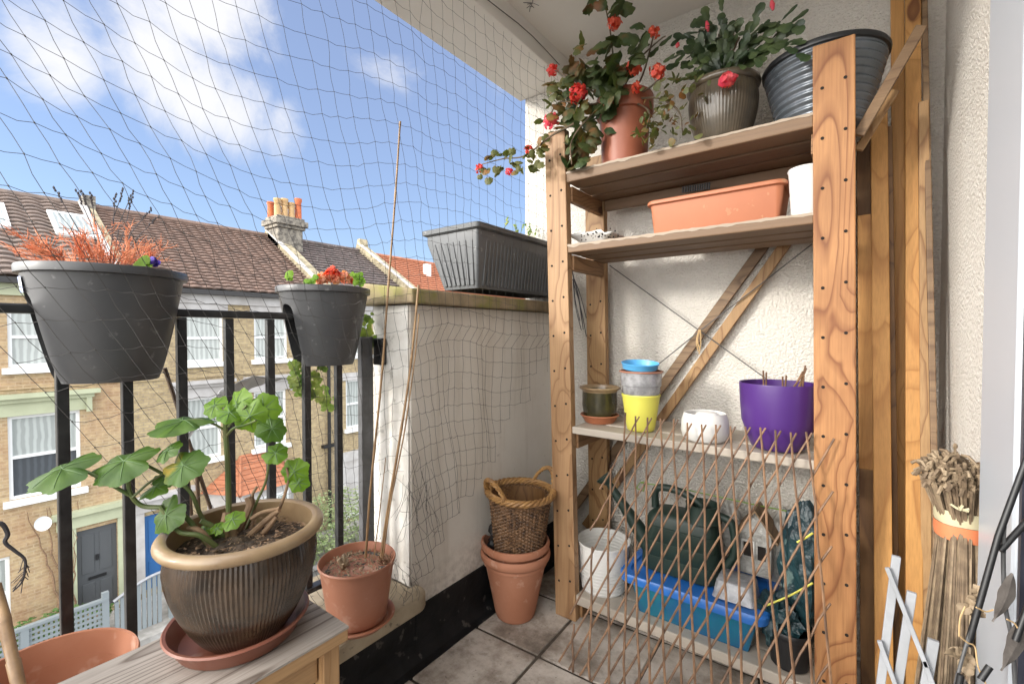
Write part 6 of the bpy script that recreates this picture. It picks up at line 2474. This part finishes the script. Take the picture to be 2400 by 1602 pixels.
# white expanding trellis
wt = thing('white_trellis', 'white painted expanding trellis slats at the bottom right in front of the timbers', 'trellis', (.06, .95, .2))


def slat(ua, va, ub, vb, Y, w, t, mat='white_paint'):
    a, b = at(ua, va, Y=Y), at(ub, vb, Y=Y)
    part('slat', MB().bar(a, b, w, t, up=(0, 1, 0)), MT[mat], wt, bevel=.001)


slat(2101, 1302, 2052, 1700, .95, .0115, .007)
slat(2137, 1386, 2090, 1700, .95, .0120, .007)
slat(2188, 1498, 2150, 1720, .95, .0135, .007)
slat(2079, 1329, 2172, 1562, .940, .0065, .006)
slat(2061, 1500, 2112, 1640, .940, .0065, .006)
slat(2165, 1545, 2215, 1680, .940, .0065, .006)

# black metal stakes and leaf ornament near the camera
go = thing('leaf_ornament', 'dark metal garden ornament with grey leaf shapes on thin rods at the bottom right corner', 'garden ornament', (.14, .85, .2))
def rod(P, r_, mat='iron', name='rod'):
    part(name, MB().tube(curve([at(u, v, d=d) for u, v, d in P], 4), r_, 8), MT[mat], go, smooth=True)


rod([(2352, 1236, .545), (2330, 1290, .545), (2300, 1400, .545), (2266, 1505, .545), (2240, 1600, .545), (2235, 1640, .545)], .0018, 'iron_grey')
rod([(2354, 1226, .545), (2352, 1260, .545), (2352, 1340, .55), (2356, 1420, .55), (2372, 1500, .55), (2380, 1620, .55)], .0022, 'iron_grey')


def metal_leaf(u0, v0, u1, v1, d, w):
    a, b = at(u0, v0, d=d), at(u1, v1, d=d)
    ax = (b - a)
    side = ax.cross(bk_).normalized()
    n_ = 18
    L_, R_ = [], []
    rings = []
    for k in range(n_ + 1):
        t = k / n_
        ww = w * (math.sin(math.pi * min(1, t * 1.02) ** .8)) * (1 + .06 * math.sin(t * 19))
        ww = max(ww, .0009)
        c_ = a + ax * t + side * (.004 * math.sin(t * 3))
        rings.append([c_ - side * ww, c_ - bk_ * .0012, c_ + side * ww, c_ + bk_ * .0012])
    part('metal_leaf', loft(rings), MT['metal_leaf'], go)


MT['metal_leaf'] = M('grey_metal_leaf', (.12, .105, .095), .6, (.17, .15, .135), 60, bump=.4, bscale=160, bdist=.002)
metal_leaf(2372, 1342, 2325, 1455, .545, .011)
metal_leaf(2402, 1440, 2345, 1570, .54, .013)
metal_leaf(2262, 1590, 2232, 1680, .545, .009)
bs_ = thing('black_stakes', 'two glossy black plastic stakes crossing at the right edge in front of the door frame', 'stake', at(2250, 1510, d=.535))
for P in ([(2412, 1060, .545), (2340, 1255, .545), (2268, 1512, .545)], [(2440, 1180, .545), (2400, 1228, .545), (2344, 1290, .545)], [(2420, 1395, .535), (2398, 1450, .535), (2380, 1500, .535)], [(2252, 1580, .535), (2240, 1640, .535)], [(2320, 1560, .53), (2298, 1592, .53)]):
    part('stake', MB().tube([at(u, v, d=d) for u, v, d in P], .0034, 10), MT['black'], bs_, smooth=True)
tw = MB()
for P in ([(2288, 1422), (2310, 1432), (2328, 1428)], [(2250, 1490), (2268, 1505), (2285, 1515), (2292, 1560), (2310, 1600)], [(2360, 1450), (2378, 1460), (2390, 1480)], [(2262, 1420), (2250, 1450), (2248, 1490)]):
    tw.tube(curve([at(u, v, d=.535) for u, v in P], 5), .0009, 5)
tag(obj('string_ties', tw, MT['twine']), 'thin straw-coloured string ties looped round the black stakes', 'string')
dl_ = MB()
for (u, v) in ((2280, 1400), (2272, 1418), (2285, 1440), (2262, 1425), (2290, 1385), (2255, 1530), (2240, 1540), (2262, 1560), (2270, 1545)):
    for _ in range(3):
        leaf_mesh(dl_, at(u + br.uniform(-6, 6), v + br.uniform(-8, 8), d=.55), br.uniform(.004, .008), (br.uniform(-1, 1), -1, br.uniform(-1, 1)), (br.uniform(-1, 1), 0, br.uniform(-1, 1)), lobes=3, cup=.6, notch=0, ring=1, seg=7)
tag(obj('dry_leaves', dl_, MT['straw_pale'], smooth=True), 'curled straw-coloured dry leaves caught on the string by the reed bundle', 'dry leaves')
